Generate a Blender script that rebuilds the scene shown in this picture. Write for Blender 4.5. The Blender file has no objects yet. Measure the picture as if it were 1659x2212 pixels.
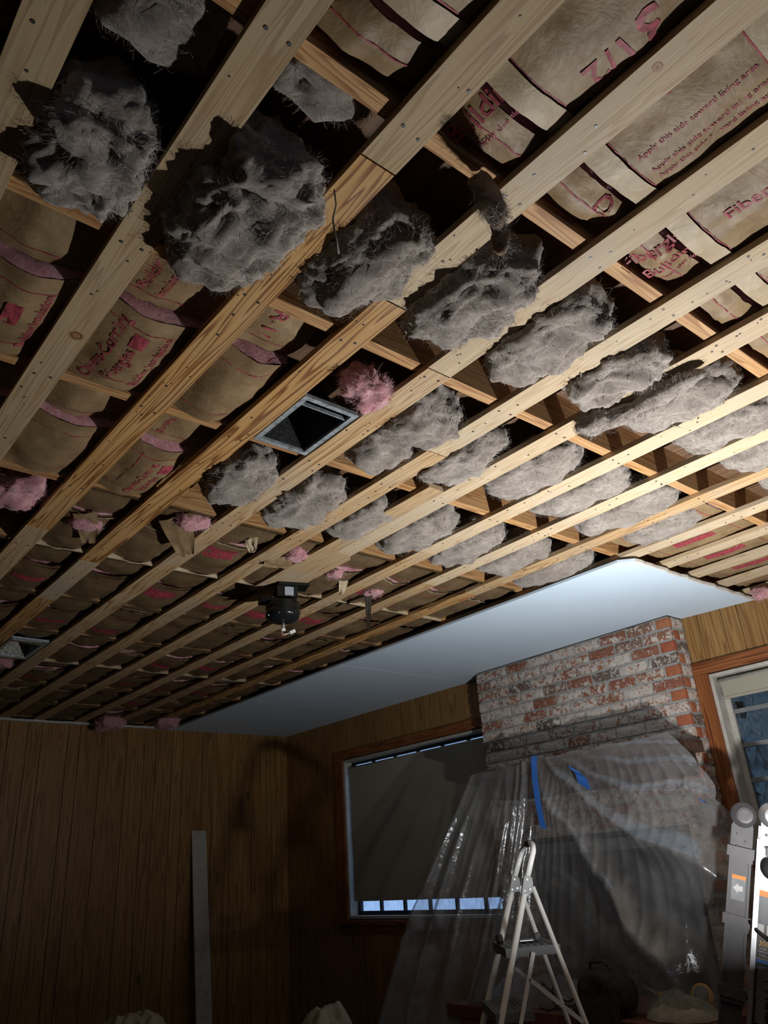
import bpy, math, random
import numpy as np
from mathutils import Vector, Matrix

random.seed(7)
CZ = 1.2                      # camera height; shape coordinates below are relative to the camera height
scene = bpy.context.scene
COL = scene.collection

# ------------------------------------------------------------------ camera
cam = bpy.data.cameras.new('camera')
cam_o = bpy.data.objects.new('camera', cam)
COL.objects.link(cam_o)
MR = ((0.7688660261, 0.2242895347, 0.5987814614),
      (-0.6360816152, 0.3637201333, 0.6805202741),
      (-0.0651552973, -0.9041027979, 0.4223185030))
rot = Matrix(((MR[0][0], -MR[0][1], -MR[0][2]), (MR[1][0], -MR[1][1], -MR[1][2]), (MR[2][0], -MR[2][1], -MR[2][2])))
cam_o.matrix_world = Matrix.Translation((0, 0, CZ)) @ rot.to_4x4()
cam.sensor_fit = 'HORIZONTAL'
cam.sensor_width = 36.0
cam.lens = 36.0 * 1657.06 / 1659.0
cam.clip_start = 0.02
scene.camera = cam_o

# ------------------------------------------------------------------ world, exposure
world = bpy.data.worlds.new('dusk_sky')
scene.world = world
world.use_nodes = True
wn = world.node_tree.nodes
wl = world.node_tree.links
wbg = wn['Background']
wbg.inputs['Color'].default_value = (0.33, 0.46, 0.70, 1)
wbg.inputs['Strength'].default_value = 1.75
vs = scene.view_settings
vs.view_transform = 'Standard'
vs.look = 'None'
vs.gamma = 1.0
vs.use_curve_mapping = False
vs.exposure = 0.0

# the work light that stands beside the ladders, pointing up at the ceiling
ld = bpy.data.lights.new('work_light', 'AREA')
ld.shape = 'DISK'
ld.size = 0.07
ld.energy = 64.0
ld.color = (1.0, 0.985, 0.975)
lo = bpy.data.objects.new('work_light', ld)
COL.objects.link(lo)
LP = Vector((2.48, 1.12, 0.90))
lo.location = LP
lo.rotation_euler = (-Vector((0.12, 0.07, 1.0))).to_track_quat('Z', 'Y').to_euler()

# ------------------------------------------------------------------ noise
def _h(i, j, k, s):
    n = (i.astype(np.int64) * 374761393 + j.astype(np.int64) * 668265263 + k.astype(np.int64) * 1274126177 + s * 974711) & 0xFFFFFFFF
    n = ((n ^ (n >> 13)) * 1274126177) & 0xFFFFFFFF
    n = ((n ^ (n >> 16)) * 2246822519) & 0xFFFFFFFF
    return ((n ^ (n >> 15)) & 0xFFFFFF) / float(0xFFFFFF)

def vnoise(P, s=0):
    P = np.asarray(P, float)
    I = np.floor(P).astype(np.int64)
    F = P - I
    F = F * F * (3 - 2 * F)
    x, y, z = I[..., 0], I[..., 1], I[..., 2]
    fx, fy, fz = F[..., 0], F[..., 1], F[..., 2]
    def L(a, b, t):
        return a + (b - a) * t
    return L(L(L(_h(x, y, z, s), _h(x + 1, y, z, s), fx), L(_h(x, y + 1, z, s), _h(x + 1, y + 1, z, s), fx), fy),
             L(L(_h(x, y, z + 1, s), _h(x + 1, y, z + 1, s), fx), L(_h(x, y + 1, z + 1, s), _h(x + 1, y + 1, z + 1, s), fx), fy), fz)

def fbm(P, s=0, o=4):
    P = np.asarray(P, float)
    v = 0
    a = 0.5
    t = 0
    for q in range(o):
        v = v + a * vnoise(P, s + q * 17)
        t += a
        P = P * 2.03
        a *= 0.5
    return v / t

# ------------------------------------------------------------------ mesh helpers
class MB:
    def __init__(self):
        self.v = []
        self.f = []
    def add(self, vs_, fs_):
        b = len(self.v)
        self.v += [tuple(float(c) for c in p) for p in vs_]
        self.f += [tuple(i + b for i in q) for q in fs_]
        return self
    def box(self, x0, x1, y0, y1, z0, z1):
        return self.hexa([(x0, y0, z0), (x1, y0, z0), (x1, y1, z0), (x0, y1, z0), (x0, y0, z1), (x1, y0, z1), (x1, y1, z1), (x0, y1, z1)])
    def hexa(self, p):
        return self.add(p, [(0, 3, 2, 1), (4, 5, 6, 7), (0, 1, 5, 4), (1, 2, 6, 5), (2, 3, 7, 6), (3, 0, 4, 7)])
    def obox(self, c, ax, ay, az):
        c, ax, ay, az = Vector(c), Vector(ax), Vector(ay), Vector(az)
        return self.hexa([c - ax - ay - az, c + ax - ay - az, c + ax + ay - az, c - ax + ay - az, c - ax - ay + az, c + ax - ay + az, c + ax + ay + az, c - ax + ay + az])
    def prism(self, poly, z0, z1):
        n = len(poly)
        v = [(x, y, z0) for x, y in poly] + [(x, y, z1) for x, y in poly]
        f = [tuple(range(n - 1, -1, -1)), tuple(range(n, 2 * n))] + [(i, (i + 1) % n, n + (i + 1) % n, n + i) for i in range(n)]
        return self.add(v, f)
    def tube(self, pts, r, n=8, cap=True):
        pts = [Vector(p) for p in pts]
        m = len(pts)
        rr = r if hasattr(r, '__len__') else [r] * m
        v = []
        a = None
        for i, p in enumerate(pts):
            t = (pts[min(i + 1, m - 1)] - pts[max(i - 1, 0)]).normalized()
            if a is None:
                a = t.orthogonal()
            a = a - t * a.dot(t)
            a.normalize()
            b = t.cross(a)
            for k in range(n):
                q = 2 * math.pi * k / n
                v.append(p + (a * math.cos(q) + b * math.sin(q)) * rr[i])
        f = []
        for i in range(m - 1):
            for k in range(n):
                f.append((i * n + k, i * n + (k + 1) % n, (i + 1) * n + (k + 1) % n, (i + 1) * n + k))
        if cap:
            f.append(tuple(range(n - 1, -1, -1)))
            f.append(tuple((m - 1) * n + k for k in range(n)))
        return self.add(v, f)
    def lathe(self, c, prof, n=24, axis=(0, 0, 1)):
        az = Vector(axis).normalized()
        ax = az.orthogonal().normalized()
        ay = az.cross(ax)
        c = Vector(c)
        v = []
        for r, z in prof:
            for k in range(n):
                q = 2 * math.pi * k / n
                v.append(c + az * z + (ax * math.cos(q) + ay * math.sin(q)) * max(r, 1e-4))
        f = []
        for i in range(len(prof) - 1):
            for k in range(n):
                f.append((i * n + k, i * n + (k + 1) % n, (i + 1) * n + (k + 1) % n, (i + 1) * n + k))
        f.append(tuple(range(n - 1, -1, -1)))
        f.append(tuple((len(prof) - 1) * n + k for k in range(n)))
        return self.add(v, f)
    def grid(self, G):
        G = np.asarray(G)
        a, b = G.shape[:2]
        f = [(i * b + j, (i + 1) * b + j, (i + 1) * b + j + 1, i * b + j + 1) for i in range(a - 1) for j in range(b - 1)]
        return self.add(G.reshape(-1, 3), f)
    def build(self, name, mat, parent=None, smooth=False, origin=None):
        V = np.array(self.v)
        if origin is None:
            o = np.array([(V[:, 0].min() + V[:, 0].max()) / 2, (V[:, 1].min() + V[:, 1].max()) / 2, V[:, 2].min()])
        else:
            o = np.array(origin)
        me = bpy.data.meshes.new(name)
        me.from_pydata((V - o).tolist(), [], self.f)
        if smooth:
            me.polygons.foreach_set('use_smooth', [True] * len(me.polygons))
        me.update()
        return place(name, me, mat, o, parent)

def place(name, me, mat, o, parent=None):
    ob = bpy.data.objects.new(name, me)
    COL.objects.link(ob)
    if mat is not None and not me.materials:
        me.materials.append(mat)
    w = Vector((o[0], o[1], o[2] + CZ))
    if parent is not None:
        ob.parent = parent
        q = parent
        base = Vector((0, 0, 0))
        while q is not None:
            base = base + q.location
            q = q.parent
        ob.location = w - base
    else:
        ob.location = w
    return ob

def tag(o, label, cat, group=None):
    o['label'] = label
    o['category'] = cat
    if group:
        o['group'] = group
    return o

def empty(name, loc, label=None, cat=None, group=None):
    o = bpy.data.objects.new(name, None)
    o.empty_display_size = 0.05
    COL.objects.link(o)
    o.location = (loc[0], loc[1], loc[2] + CZ)
    if label:
        tag(o, label, cat, group)
    return o

def struct(o):
    o['kind'] = 'structure'
    return o

# ------------------------------------------------------------------ materials
class NT:
    def __init__(self, name):
        self.m = bpy.data.materials.new(name)
        self.m.use_nodes = True
        self.n = self.m.node_tree.nodes
        self.l = self.m.node_tree.links
        self.b = self.n['Principled BSDF']
        self.out = self.n['Material Output']
    def node(self, t, **kw):
        x = self.n.new(t)
        for k, v in kw.items():
            if k.startswith('i_'):
                x.inputs[k[2:].replace('_', ' ')].default_value = v
            else:
                setattr(x, k, v)
        return x
    def link(self, a, b):
        self.l.new(a, b)
    def coord(self, scale=(1, 1, 1), rnd=True):
        tc = self.node('ShaderNodeTexCoord')
        mp = self.node('ShaderNodeMapping')
        mp.inputs['Scale'].default_value = scale
        self.link(tc.outputs['Object'], mp.inputs['Vector'])
        if not rnd:
            return mp.outputs['Vector']
        oi = self.node('ShaderNodeObjectInfo')
        mu = self.node('ShaderNodeMath', operation='MULTIPLY')
        mu.inputs[1].default_value = 37.0
        self.link(oi.outputs['Random'], mu.inputs[0])
        va = self.node('ShaderNodeVectorMath', operation='ADD')
        self.link(mp.outputs['Vector'], va.inputs[0])
        self.link(mu.outputs[0], va.inputs[1])
        return va.outputs[0]
    def noise(self, vec, scale, detail=4, rough=0.55, dist=0.0):
        t = self.node('ShaderNodeTexNoise')
        t.inputs['Scale'].default_value = scale
        t.inputs['Detail'].default_value = detail
        t.inputs['Roughness'].default_value = rough
        t.inputs['Distortion'].default_value = dist
        self.link(vec, t.inputs['Vector'])
        return t.outputs['Fac']
    def ramp(self, fac, stops):
        r = self.node('ShaderNodeValToRGB')
        e = r.color_ramp.elements
        while len(e) > 1:
            e.remove(e[-1])
        for i, (p, c) in enumerate(stops):
            if i == 0:
                e[0].position = p
                q = e[0]
            else:
                q = e.new(p)
            q.color = (c[0], c[1], c[2], 1)
        self.link(fac, r.inputs['Fac'])
        return r.outputs['Color']
    def mix(self, fac, a, b, mode='MIX'):
        x = self.node('ShaderNodeMix', data_type='RGBA', blend_type=mode)
        for s, val in ((x.inputs[0], fac), (x.inputs[6], a), (x.inputs[7], b)):
            if hasattr(val, 'is_linked') or hasattr(val, 'links'):
                self.link(val, s)
            elif isinstance(val, (int, float)):
                s.default_value = val
            else:
                s.default_value = (val[0], val[1], val[2], 1)
        return x.outputs[2]
    def bump(self, h, strength=0.3, dist=0.01):
        x = self.node('ShaderNodeBump')
        x.inputs['Strength'].default_value = strength
        x.inputs['Distance'].default_value = dist
        self.link(h, x.inputs['Height'])
        self.link(x.outputs['Normal'], self.b.inputs['Normal'])
    def color(self, c):
        if hasattr(c, 'links'):
            self.link(c, self.b.inputs['Base Color'])
        else:
            self.b.inputs['Base Color'].default_value = (c[0], c[1], c[2], 1)
    def set(self, rough=None, metal=None, spec=None):
        if rough is not None:
            self.b.inputs['Roughness'].default_value = rough
        if metal is not None:
            self.b.inputs['Metallic'].default_value = metal
        if spec is not None:
            self.b.inputs['Specular IOR Level'].default_value = spec
        return self.m

def plain(name, c, rough=0.6, metal=0.0, var=0.12, scale=18.0, bump=0.0):
    t = NT(name)
    v = t.coord()
    n = t.noise(v, scale, 5)
    d = tuple(max(0, x * (1 - var * 2)) for x in c)
    e = tuple(min(1, x * (1 + var)) for x in c)
    t.color(t.ramp(n, [(0.3, d), (0.7, e)]))
    if bump:
        t.bump(n, bump, 0.004)
    return t.set(rough, metal)

def wood(name, light, mid, dark, axis='Y', freq=9.0, spread=1.0, rough=0.62, contrast=1.0, wear=0.25, knots=False):
    """Sawn softwood: growth rings cut by the board face, long along `axis`."""
    t = NT(name)
    long_s = {'Y': (1, 0.045, 1), 'X': (0.045, 1, 1), 'Z': (1, 1, 0.045)}[axis]
    v = t.coord(long_s)
    # slow wander of the pith line
    wand = t.node('ShaderNodeTexNoise')
    wand.inputs['Scale'].default_value = 17.0 * spread
    wand.inputs['Detail'].default_value = 2.0
    t.link(v, wand.inputs['Vector'])
    sub = t.node('ShaderNodeVectorMath', operation='MULTIPLY_ADD')
    t.link(wand.outputs['Color'], sub.inputs[0])
    sub.inputs[1].default_value = (0.28, 0.28, 0.28)
    t.link(v, sub.inputs[2])
    wv = t.node('ShaderNodeTexWave', wave_type='RINGS', rings_direction=axis, wave_profile='SAW')
    wv.inputs['Scale'].default_value = freq
    wv.inputs['Distortion'].default_value = 0.7
    wv.inputs['Detail'].default_value = 3.0
    wv.inputs['Detail Scale'].default_value = 1.6
    t.link(sub.outputs[0], wv.inputs['Vector'])
    c1 = t.ramp(wv.outputs['Fac'], [(0.0, light), (0.50, mid), (0.78, dark), (0.90, dark), (1.0, light)])
    fib_s = {'Y': (1, 0.02, 1), 'X': (0.02, 1, 1), 'Z': (1, 1, 0.02)}[axis]
    fv = t.coord(fib_s)
    fib = t.noise(fv, 260, 3)
    c2 = t.mix(0.25 * contrast, c1, t.ramp(fib, [(0.35, dark), (0.65, light)]))
    blot = t.noise(t.coord((1, 1, 1)), 3.2, 4)
    c3 = t.mix(t.ramp(blot, [(0.45, (0, 0, 0)), (0.75, (wear, wear, wear))]), c2, (0.42, 0.38, 0.31))
    if knots:
        vo = t.node('ShaderNodeTexVoronoi')
        vo.inputs['Scale'].default_value = 2.6
        ks = t.coord({'Y': (1, 0.5, 1), 'X': (0.5, 1, 1), 'Z': (1, 1, 0.5)}[axis])
        t.link(ks, vo.inputs['Vector'])
        c3 = t.mix(t.ramp(vo.outputs['Distance'], [(0.035, (0.85, 0.85, 0.85)), (0.075, (0, 0, 0))]), c3, tuple(x * 0.35 for x in dark))
    oi = t.node('ShaderNodeObjectInfo')
    c4 = t.mix(1.0, c3, t.ramp(oi.outputs['Random'], [(0.0, (0.84, 0.82, 0.80)), (1.0, (1.0, 1.0, 1.0))]), 'MULTIPLY')
    t.color(c4)
    t.bump(fib, 0.12, 0.002)
    return t.set(rough, 0, 0.3)

M = {}
M['pine_pale'] = wood('pine_pale', (0.60, 0.49, 0.335), (0.55, 0.435, 0.285), (0.42, 0.305, 0.175), freq=22.0, wear=0.55)
M['pine_tan'] = wood('pine_tan', (0.52, 0.40, 0.24), (0.47, 0.345, 0.195), (0.345, 0.235, 0.12), freq=15.0, wear=0.25)
M['pine_orange'] = wood('pine_orange', (0.58, 0.355, 0.145), (0.51, 0.28, 0.095), (0.19, 0.072, 0.018), freq=13.0, wear=0.20, contrast=0.5)
M['pine_mid'] = wood('pine_mid', (0.60, 0.44, 0.25), (0.55, 0.38, 0.195), (0.30, 0.155, 0.06), freq=15.0, wear=0.50)
M['joist'] = wood('joist_wood', (0.56, 0.34, 0.15), (0.46, 0.25, 0.10), (0.27, 0.12, 0.04), axis='X', freq=18.0, wear=0.15)
M['board'] = wood('patch_board', (0.50, 0.37, 0.22), (0.43, 0.30, 0.165), (0.32, 0.20, 0.10), freq=16.0, wear=0.6)
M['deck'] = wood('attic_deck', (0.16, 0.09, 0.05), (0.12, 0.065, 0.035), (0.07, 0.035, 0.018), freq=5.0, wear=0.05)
M['panel'] = wood('wall_panelling', (0.40, 0.235, 0.085), (0.33, 0.18, 0.06), (0.20, 0.095, 0.028), axis='Z', freq=9.0, wear=0.0, rough=0.42, knots=True)
M['casing'] = wood('window_casing', (0.33, 0.125, 0.042), (0.26, 0.085, 0.026), (0.13, 0.035, 0.012), axis='Z', freq=14.0, wear=0.0, rough=0.4)
M['casing_h'] = wood('window_casing_head', (0.33, 0.125, 0.042), (0.26, 0.085, 0.026), (0.13, 0.035, 0.012), axis='Y', freq=14.0, wear=0.0, rough=0.4)
kt = NT('knot_wood')
kw = kt.node('ShaderNodeTexWave', wave_type='RINGS', rings_direction='Z', wave_profile='SIN')
kw.inputs['Scale'].default_value = 26
kw.inputs['Distortion'].default_value = 2.5
kw.inputs['Detail Scale'].default_value = 3
kt.link(kt.coord((1, 1, 1), False), kw.inputs['Vector'])
kt.color(kt.ramp(kw.outputs['Fac'], [(0.0, (0.13, 0.06, 0.025)), (0.6, (0.30, 0.165, 0.075)), (1.0, (0.36, 0.21, 0.10))]))
M['knot'] = kt.set(0.6)
M['nail'] = plain('nail_steel', (0.10, 0.095, 0.09), 0.5, 0.6)
M['groove'] = plain('panel_backing', (0.018, 0.012, 0.008), 0.8)

def kraft(name, base, dark, red=False):
    t = NT(name)
    v = t.coord()
    big = t.noise(v, 7, 5, 0.6)
    c = t.ramp(big, [(0.30, dark), (0.62, base)])
    crease = t.noise(v, 26, 6, 0.65, 1.4)
    c = t.mix(t.ramp(crease, [(0.55, (0, 0, 0)), (0.62, (0.28, 0.28, 0.28)), (0.69, (0, 0, 0))]), c, tuple(min(1, x * 1.5) for x in base))
    fine = t.noise(v, 300, 2)
    c = t.mix(0.10, c, t.ramp(fine, [(0.3, dark), (0.7, base)]))
    t.color(c)
    t.bump(crease, 0.38, 0.006)
    return t.set(0.50, 0, 0.35)
M['kraft'] = kraft('kraft_facing', (0.29, 0.20, 0.105), (0.155, 0.098, 0.046))
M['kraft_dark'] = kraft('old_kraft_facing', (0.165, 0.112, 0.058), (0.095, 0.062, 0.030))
M['kraft_pale'] = kraft('kraft_flange', (0.44, 0.355, 0.235), (0.34, 0.262, 0.16))
M['ink'] = plain('red_print', (0.33, 0.048, 0.065), 0.6, var=0.25, scale=70)

def wool_mat(name, lo_, mid_, hi_):
    t = NT(name)
    v = t.coord()
    a = t.noise(v, 9, 4, 0.6, 0.6)
    w = t.node('ShaderNodeVectorMath', operation='MULTIPLY_ADD')
    wn_ = t.node('ShaderNodeTexNoise')
    wn_.inputs['Scale'].default_value = 14
    wn_.inputs['Detail'].default_value = 2
    t.link(v, wn_.inputs['Vector'])
    t.link(wn_.outputs['Color'], w.inputs[0])
    w.inputs[1].default_value = (0.16, 0.16, 0.16)
    t.link(v, w.inputs[2])
    st = t.node('ShaderNodeMapping')
    st.inputs['Scale'].default_value = (34, 150, 60)
    st.inputs['Rotation'].default_value = (0.4, 0.2, 0.9)
    t.link(w.outputs[0], st.inputs['Vector'])
    f = t.noise(st.outputs['Vector'], 1.0, 5, 0.6)
    c = t.ramp(a, [(0.28, lo_), (0.5, mid_), (0.75, hi_)])
    c = t.mix(0.45, c, t.ramp(f, [(0.32, lo_), (0.5, mid_), (0.70, hi_)]))
    t.color(c)
    t.bump(f, 0.35, 0.006)
    t.b.inputs['Subsurface Weight'].default_value = 0.55
    t.b.inputs['Subsurface Radius'].default_value = (0.022, 0.019, 0.017)
    t.b.inputs['Subsurface Scale'].default_value = 1.0
    t.b.inputs['Sheen Weight'].default_value = 0.2
    return t.set(0.95, 0, 0.1)
M['wool'] = wool_mat('grey_fibreglass', (0.125, 0.103, 0.085), (0.245, 0.215, 0.188), (0.40, 0.365, 0.33))
M['wool_strand'] = plain('grey_strand', (0.36, 0.325, 0.29), 0.9, var=0.3, scale=25)
M['rag'] = wool_mat('brown_fibre_rag', (0.12, 0.075, 0.045), (0.23, 0.155, 0.10), (0.36, 0.27, 0.19))
M['pink'] = wool_mat('pink_fibreglass', (0.30, 0.105, 0.125), (0.50, 0.25, 0.275), (0.68, 0.45, 0.465))
M['pink_strand'] = plain('pink_strand', (0.68, 0.42, 0.44), 0.9, var=0.2)
M['drywall'] = plain('drywall_paint', (0.64, 0.78, 0.91), 0.75, var=0.015, scale=5)
M['gypsum'] = plain('gypsum_edge', (0.70, 0.68, 0.63), 0.9, var=0.12, scale=60, bump=0.4)
M['galv'] = plain('galvanised_steel', (0.52, 0.58, 0.62), 0.45, 0.5, var=0.25, scale=45)
M['duct_dark'] = plain('duct_liner', (0.03, 0.03, 0.03), 0.5, 0.2, var=0.4, scale=90, bump=0.5)
M['duct_liner_pale'] = plain('speckled_liner', (0.40, 0.42, 0.36), 0.8, var=0.55, scale=110)
M['black'] = plain('black_enamel', (0.012, 0.014, 0.015), 0.22, 0.2)
M['black_rubber'] = plain('black_rubber', (0.016, 0.015, 0.015), 0.6)
M['white_plastic'] = plain('white_plastic', (0.75, 0.75, 0.72), 0.4, var=0.03)
M['sticker'] = plain('silver_sticker', (0.45, 0.52, 0.60), 0.4, var=0.15, scale=120)
M['red_wire'] = plain('red_wire', (0.45, 0.06, 0.06), 0.5)
M['white_enamel'] = plain('white_enamel', (0.80, 0.82, 0.82), 0.28, 0.0, var=0.05)
M['grey_plastic'] = plain('grey_plastic', (0.12, 0.135, 0.14), 0.55, var=0.1)
M['grey_hinge'] = plain('grey_hinge', (0.20, 0.215, 0.22), 0.5, var=0.1)
M['alu'] = plain('brushed_aluminium', (0.48, 0.50, 0.53), 0.38, 0.85, var=0.06, scale=30)
M['alu_shaded'] = plain('shaded_aluminium', (0.085, 0.083, 0.088), 0.5, 0.3, var=0.06, scale=30)  # darker copy of the aluminium: shade on the left ladder rail put into colour
M['label_black'] = plain('label_black', (0.015, 0.018, 0.024), 0.4)
M['label_white'] = plain('label_white', (0.62, 0.62, 0.60), 0.5, var=0.03)
M['label_grey'] = plain('label_grey', (0.22, 0.24, 0.26), 0.5)
M['orange'] = plain('orange_label', (0.80, 0.26, 0.02), 0.5, var=0.05)
M['yellow'] = plain('yellow_plastic', (0.75, 0.40, 0.03), 0.45, var=0.08)
M['blue_label'] = plain('blue_label', (0.06, 0.20, 0.55), 0.5)
M['tape'] = plain('blue_tape', (0.035, 0.17, 0.60), 0.6, var=0.08, scale=60)
M['mortar'] = plain('mortar', (0.35, 0.35, 0.335), 0.9, var=0.12, scale=60, bump=0.4)
M['soot'] = plain('firebox_soot', (0.014, 0.014, 0.014), 0.8, var=0.3)
M['hearth_brick'] = plain('hearth_brick', (0.16, 0.055, 0.035), 0.8, var=0.25, scale=30, bump=0.4)
M['mantel'] = wood('mantel_wood', (0.13, 0.075, 0.055), (0.10, 0.055, 0.04), (0.06, 0.03, 0.02), axis='Y', freq=4, wear=0.05)
M['cloth_shade'] = plain('blind_fabric', (0.34, 0.32, 0.25), 0.85, var=0.03, scale=200)
M['paint_white'] = plain('old_white_paint', (0.50, 0.48, 0.43), 0.6, var=0.1, scale=20)
M['muntin'] = plain('dark_muntin', (0.03, 0.035, 0.04), 0.5)
M['bag_cloth'] = plain('dark_tool_bag', (0.035, 0.026, 0.02), 0.85, var=0.3, scale=40, bump=0.4)
M['canvas'] = plain('canvas_drop_cloth', (0.34, 0.31, 0.24), 0.9, var=0.15, scale=12, bump=0.2)
M['floor'] = plain('dusty_floor', (0.12, 0.10, 0.085), 0.8, var=0.2, scale=6)
M['back_wall'] = plain('room_wall', (0.14, 0.085, 0.04), 0.7, var=0.1)
M['foliage'] = plain('dark_foliage', (0.012, 0.022, 0.014), 0.8, var=0.5, scale=30)
M['bark'] = plain('dark_bark', (0.03, 0.024, 0.02), 0.9, var=0.4, scale=30)
M['ground_out'] = plain('outdoor_ground', (0.03, 0.035, 0.02), 0.9, var=0.3)

def brick_mat():
    t = NT('whitewashed_brick')
    oi = t.node('ShaderNodeObjectInfo')
    v = t.coord()
    base = t.ramp(oi.outputs['Random'], [(0.0, (0.26, 0.075, 0.035)), (0.35, (0.34, 0.115, 0.055)), (0.62, (0.40, 0.16, 0.08)), (0.82, (0.27, 0.10, 0.05)), (0.93, (0.12, 0.085, 0.065))])
    n = t.noise(v, 30, 6, 0.68, 1.0)
    amt = t.ramp(oi.outputs['Random'], [(0.0, (0.50, 0.50, 0.50)), (0.2, (0.63, 0.63, 0.63)), (0.60, (0.69, 0.69, 0.69)), (0.78, (0.58, 0.58, 0.58)), (1.0, (0.54, 0.54, 0.54))])
    sm = t.node('ShaderNodeMath', operation='ADD')
    t.link(n, sm.inputs[0])
    t.link(amt, sm.inputs[1])
    hf = t.node('ShaderNodeMath', operation='MULTIPLY')
    hf.inputs[1].default_value = 0.5
    t.link(sm.outputs[0], hf.inputs[0])
    mask = t.ramp(hf.outputs[0], [(0.53, (0, 0, 0)), (0.57, (0.94, 0.94, 0.94))])
    c = t.mix(mask, base, (0.68, 0.63, 0.565))
    fine = t.noise(v, 120, 3)
    c = t.mix(0.18, c, t.ramp(fine, [(0.3, (0.12, 0.08, 0.06)), (0.7, (0.6, 0.5, 0.42))]))
    t.color(c)
    t.bump(n, 0.9, 0.012)
    return t.set(0.9, 0, 0.2)
M['brick'] = brick_mat()
tb = NT('red_header_brick')
nv = tb.noise(tb.coord(), 40, 5)
oi_ = tb.node('ShaderNodeObjectInfo')
tb.color(tb.mix(0.5, tb.ramp(nv, [(0.3, (0.28, 0.09, 0.04)), (0.7, (0.44, 0.17, 0.08))]), tb.ramp(oi_.outputs['Random'], [(0, (0.30, 0.06, 0.04)), (1, (0.42, 0.19, 0.09))])))
tb.bump(nv, 0.3, 0.004)
M['brick_red'] = tb.set(0.85, 0, 0.2)

def plastic_mat():
    t = NT('clear_plastic_sheet')
    n = t.n
    v = t.coord((1, 1, 1), False)
    milk = t.noise(v, 5, 4, 0.6, 1.0)
    tr = t.node('ShaderNodeBsdfTransparent')
    tr.inputs['Color'].default_value = (0.93, 0.94, 0.95, 1)
    gl = t.node('ShaderNodeBsdfGlossy')
    gl.inputs['Roughness'].default_value = 0.19
    gl.inputs['Color'].default_value = (0.9, 0.93, 0.96, 1)
    df = t.node('ShaderNodeBsdfDiffuse')
    df.inputs['Color'].default_value = (0.62, 0.64, 0.66, 1)
    tl = t.node('ShaderNodeBsdfTranslucent')
    tl.inputs['Color'].default_value = (0.6, 0.62, 0.64, 1)
    m0 = t.node('ShaderNodeMixShader')
    m0.inputs[0].default_value = 0.5
    t.link(df.outputs[0], m0.inputs[1])
    t.link(tl.outputs[0], m0.inputs[2])
    lw = t.node('ShaderNodeLayerWeight')
    lw.inputs['Blend'].default_value = 0.25
    m1 = t.node('ShaderNodeMixShader')
    mf = t.ramp(milk, [(0.35, (0.20, 0.20, 0.20)), (0.72, (0.48, 0.48, 0.48))])
    t.link(mf, m1.inputs[0])
    t.link(tr.outputs[0], m1.inputs[1])
    t.link(m0.outputs[0], m1.inputs[2])
    m2 = t.node('ShaderNodeMixShader')
    fr = t.node('ShaderNodeMath', operation='MULTIPLY_ADD')
    fr.inputs[1].default_value = 0.45
    fr.inputs[2].default_value = 0.06
    t.link(lw.outputs['Facing'], fr.inputs[0])
    t.link(fr.outputs[0], m2.inputs[0])
    t.link(m1.outputs[0], m2.inputs[1])
    t.link(gl.outputs[0], m2.inputs[2])
    bp = t.node('ShaderNodeBump')
    bp.inputs['Strength'].default_value = 0.25
    bp.inputs['Distance'].default_value = 0.01
    t.link(t.noise(v, 18, 3, 0.5, 1.5), bp.inputs['Height'])
    t.link(bp.outputs['Normal'], gl.inputs['Normal'])
    t.link(m2.outputs[0], t.out.inputs['Surface'])
    return t.m
M['plastic'] = plastic_mat()

def glass_mat(name, tint, glossy, bumpy, dirty=0.0):
    t = NT(name)
    tr = t.node('ShaderNodeBsdfTransparent')
    tr.inputs['Color'].default_value = (*tint, 1)
    gl = t.node('ShaderNodeBsdfGlossy')
    gl.inputs['Roughness'].default_value = 0.08
    df = t.node('ShaderNodeBsdfDiffuse')
    df.inputs['Color'].default_value = (0.10, 0.15, 0.20, 1)
    v = t.coord((1, 1, 0.35), False)
    mm = t.node('ShaderNodeMixShader')
    t.link(t.ramp(t.noise(v, 22, 6, 0.7, 1.5), [(0.40, (0, 0, 0)), (0.66, (dirty, dirty, dirty))]), mm.inputs[0])
    t.link(tr.outputs[0], mm.inputs[1])
    t.link(df.outputs[0], mm.inputs[2])
    m = t.node('ShaderNodeMixShader')
    m.inputs[0].default_value = glossy
    t.link(mm.outputs[0], m.inputs[1])
    t.link(gl.outputs[0], m.inputs[2])
    if bumpy:
        bp = t.node('ShaderNodeBump')
        bp.inputs['Strength'].default_value = bumpy
        t.link(t.noise(v, 35, 4, 0.6, 1.0), bp.inputs['Height'])
        t.link(bp.outputs['Normal'], gl.inputs['Normal'])
    t.link(m.outputs[0], t.out.inputs['Surface'])
    return t.m
M['glass'] = glass_mat('window_glass', (0.80, 0.86, 0.92), 0.06, 0.0, 0.15)
M['glass_rippled'] = glass_mat('rippled_glass', (0.24, 0.285, 0.29), 0.10, 0.5, 0.85)

# ------------------------------------------------------------------ dimensions of the place (camera-relative heights)
FL = -1.2                     # floor
ZS, ZT = 1.278, 1.297         # furring strip bottom and top
ZJ = 1.297                    # joist bottom
JH = 0.14
XW = 4.33                     # fireplace wall
YE = 6.63                     # end wall
XL, YB = -1.4, -2.6           # unseen walls
STRIP = [0.150, 0.452, 0.7555, 1.046, 1.350, 1.668, 1.937, 2.258, 2.55, 2.85, 3.15, 3.43, 3.71, 4.0, 4.27]
SW = 0.0435
JY = [-1.06, -0.471, 0.117, 0.705, 1.285, 1.878, 2.475, 3.065, 3.655, 4.245, 4.835, 5.425, 6.015, 6.59]
JW = 0.019
def gapx(g):
    a = STRIP[g - 1] + SW if g >= 1 else -0.2
    b = STRIP[g] - SW
    return a, b

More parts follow.
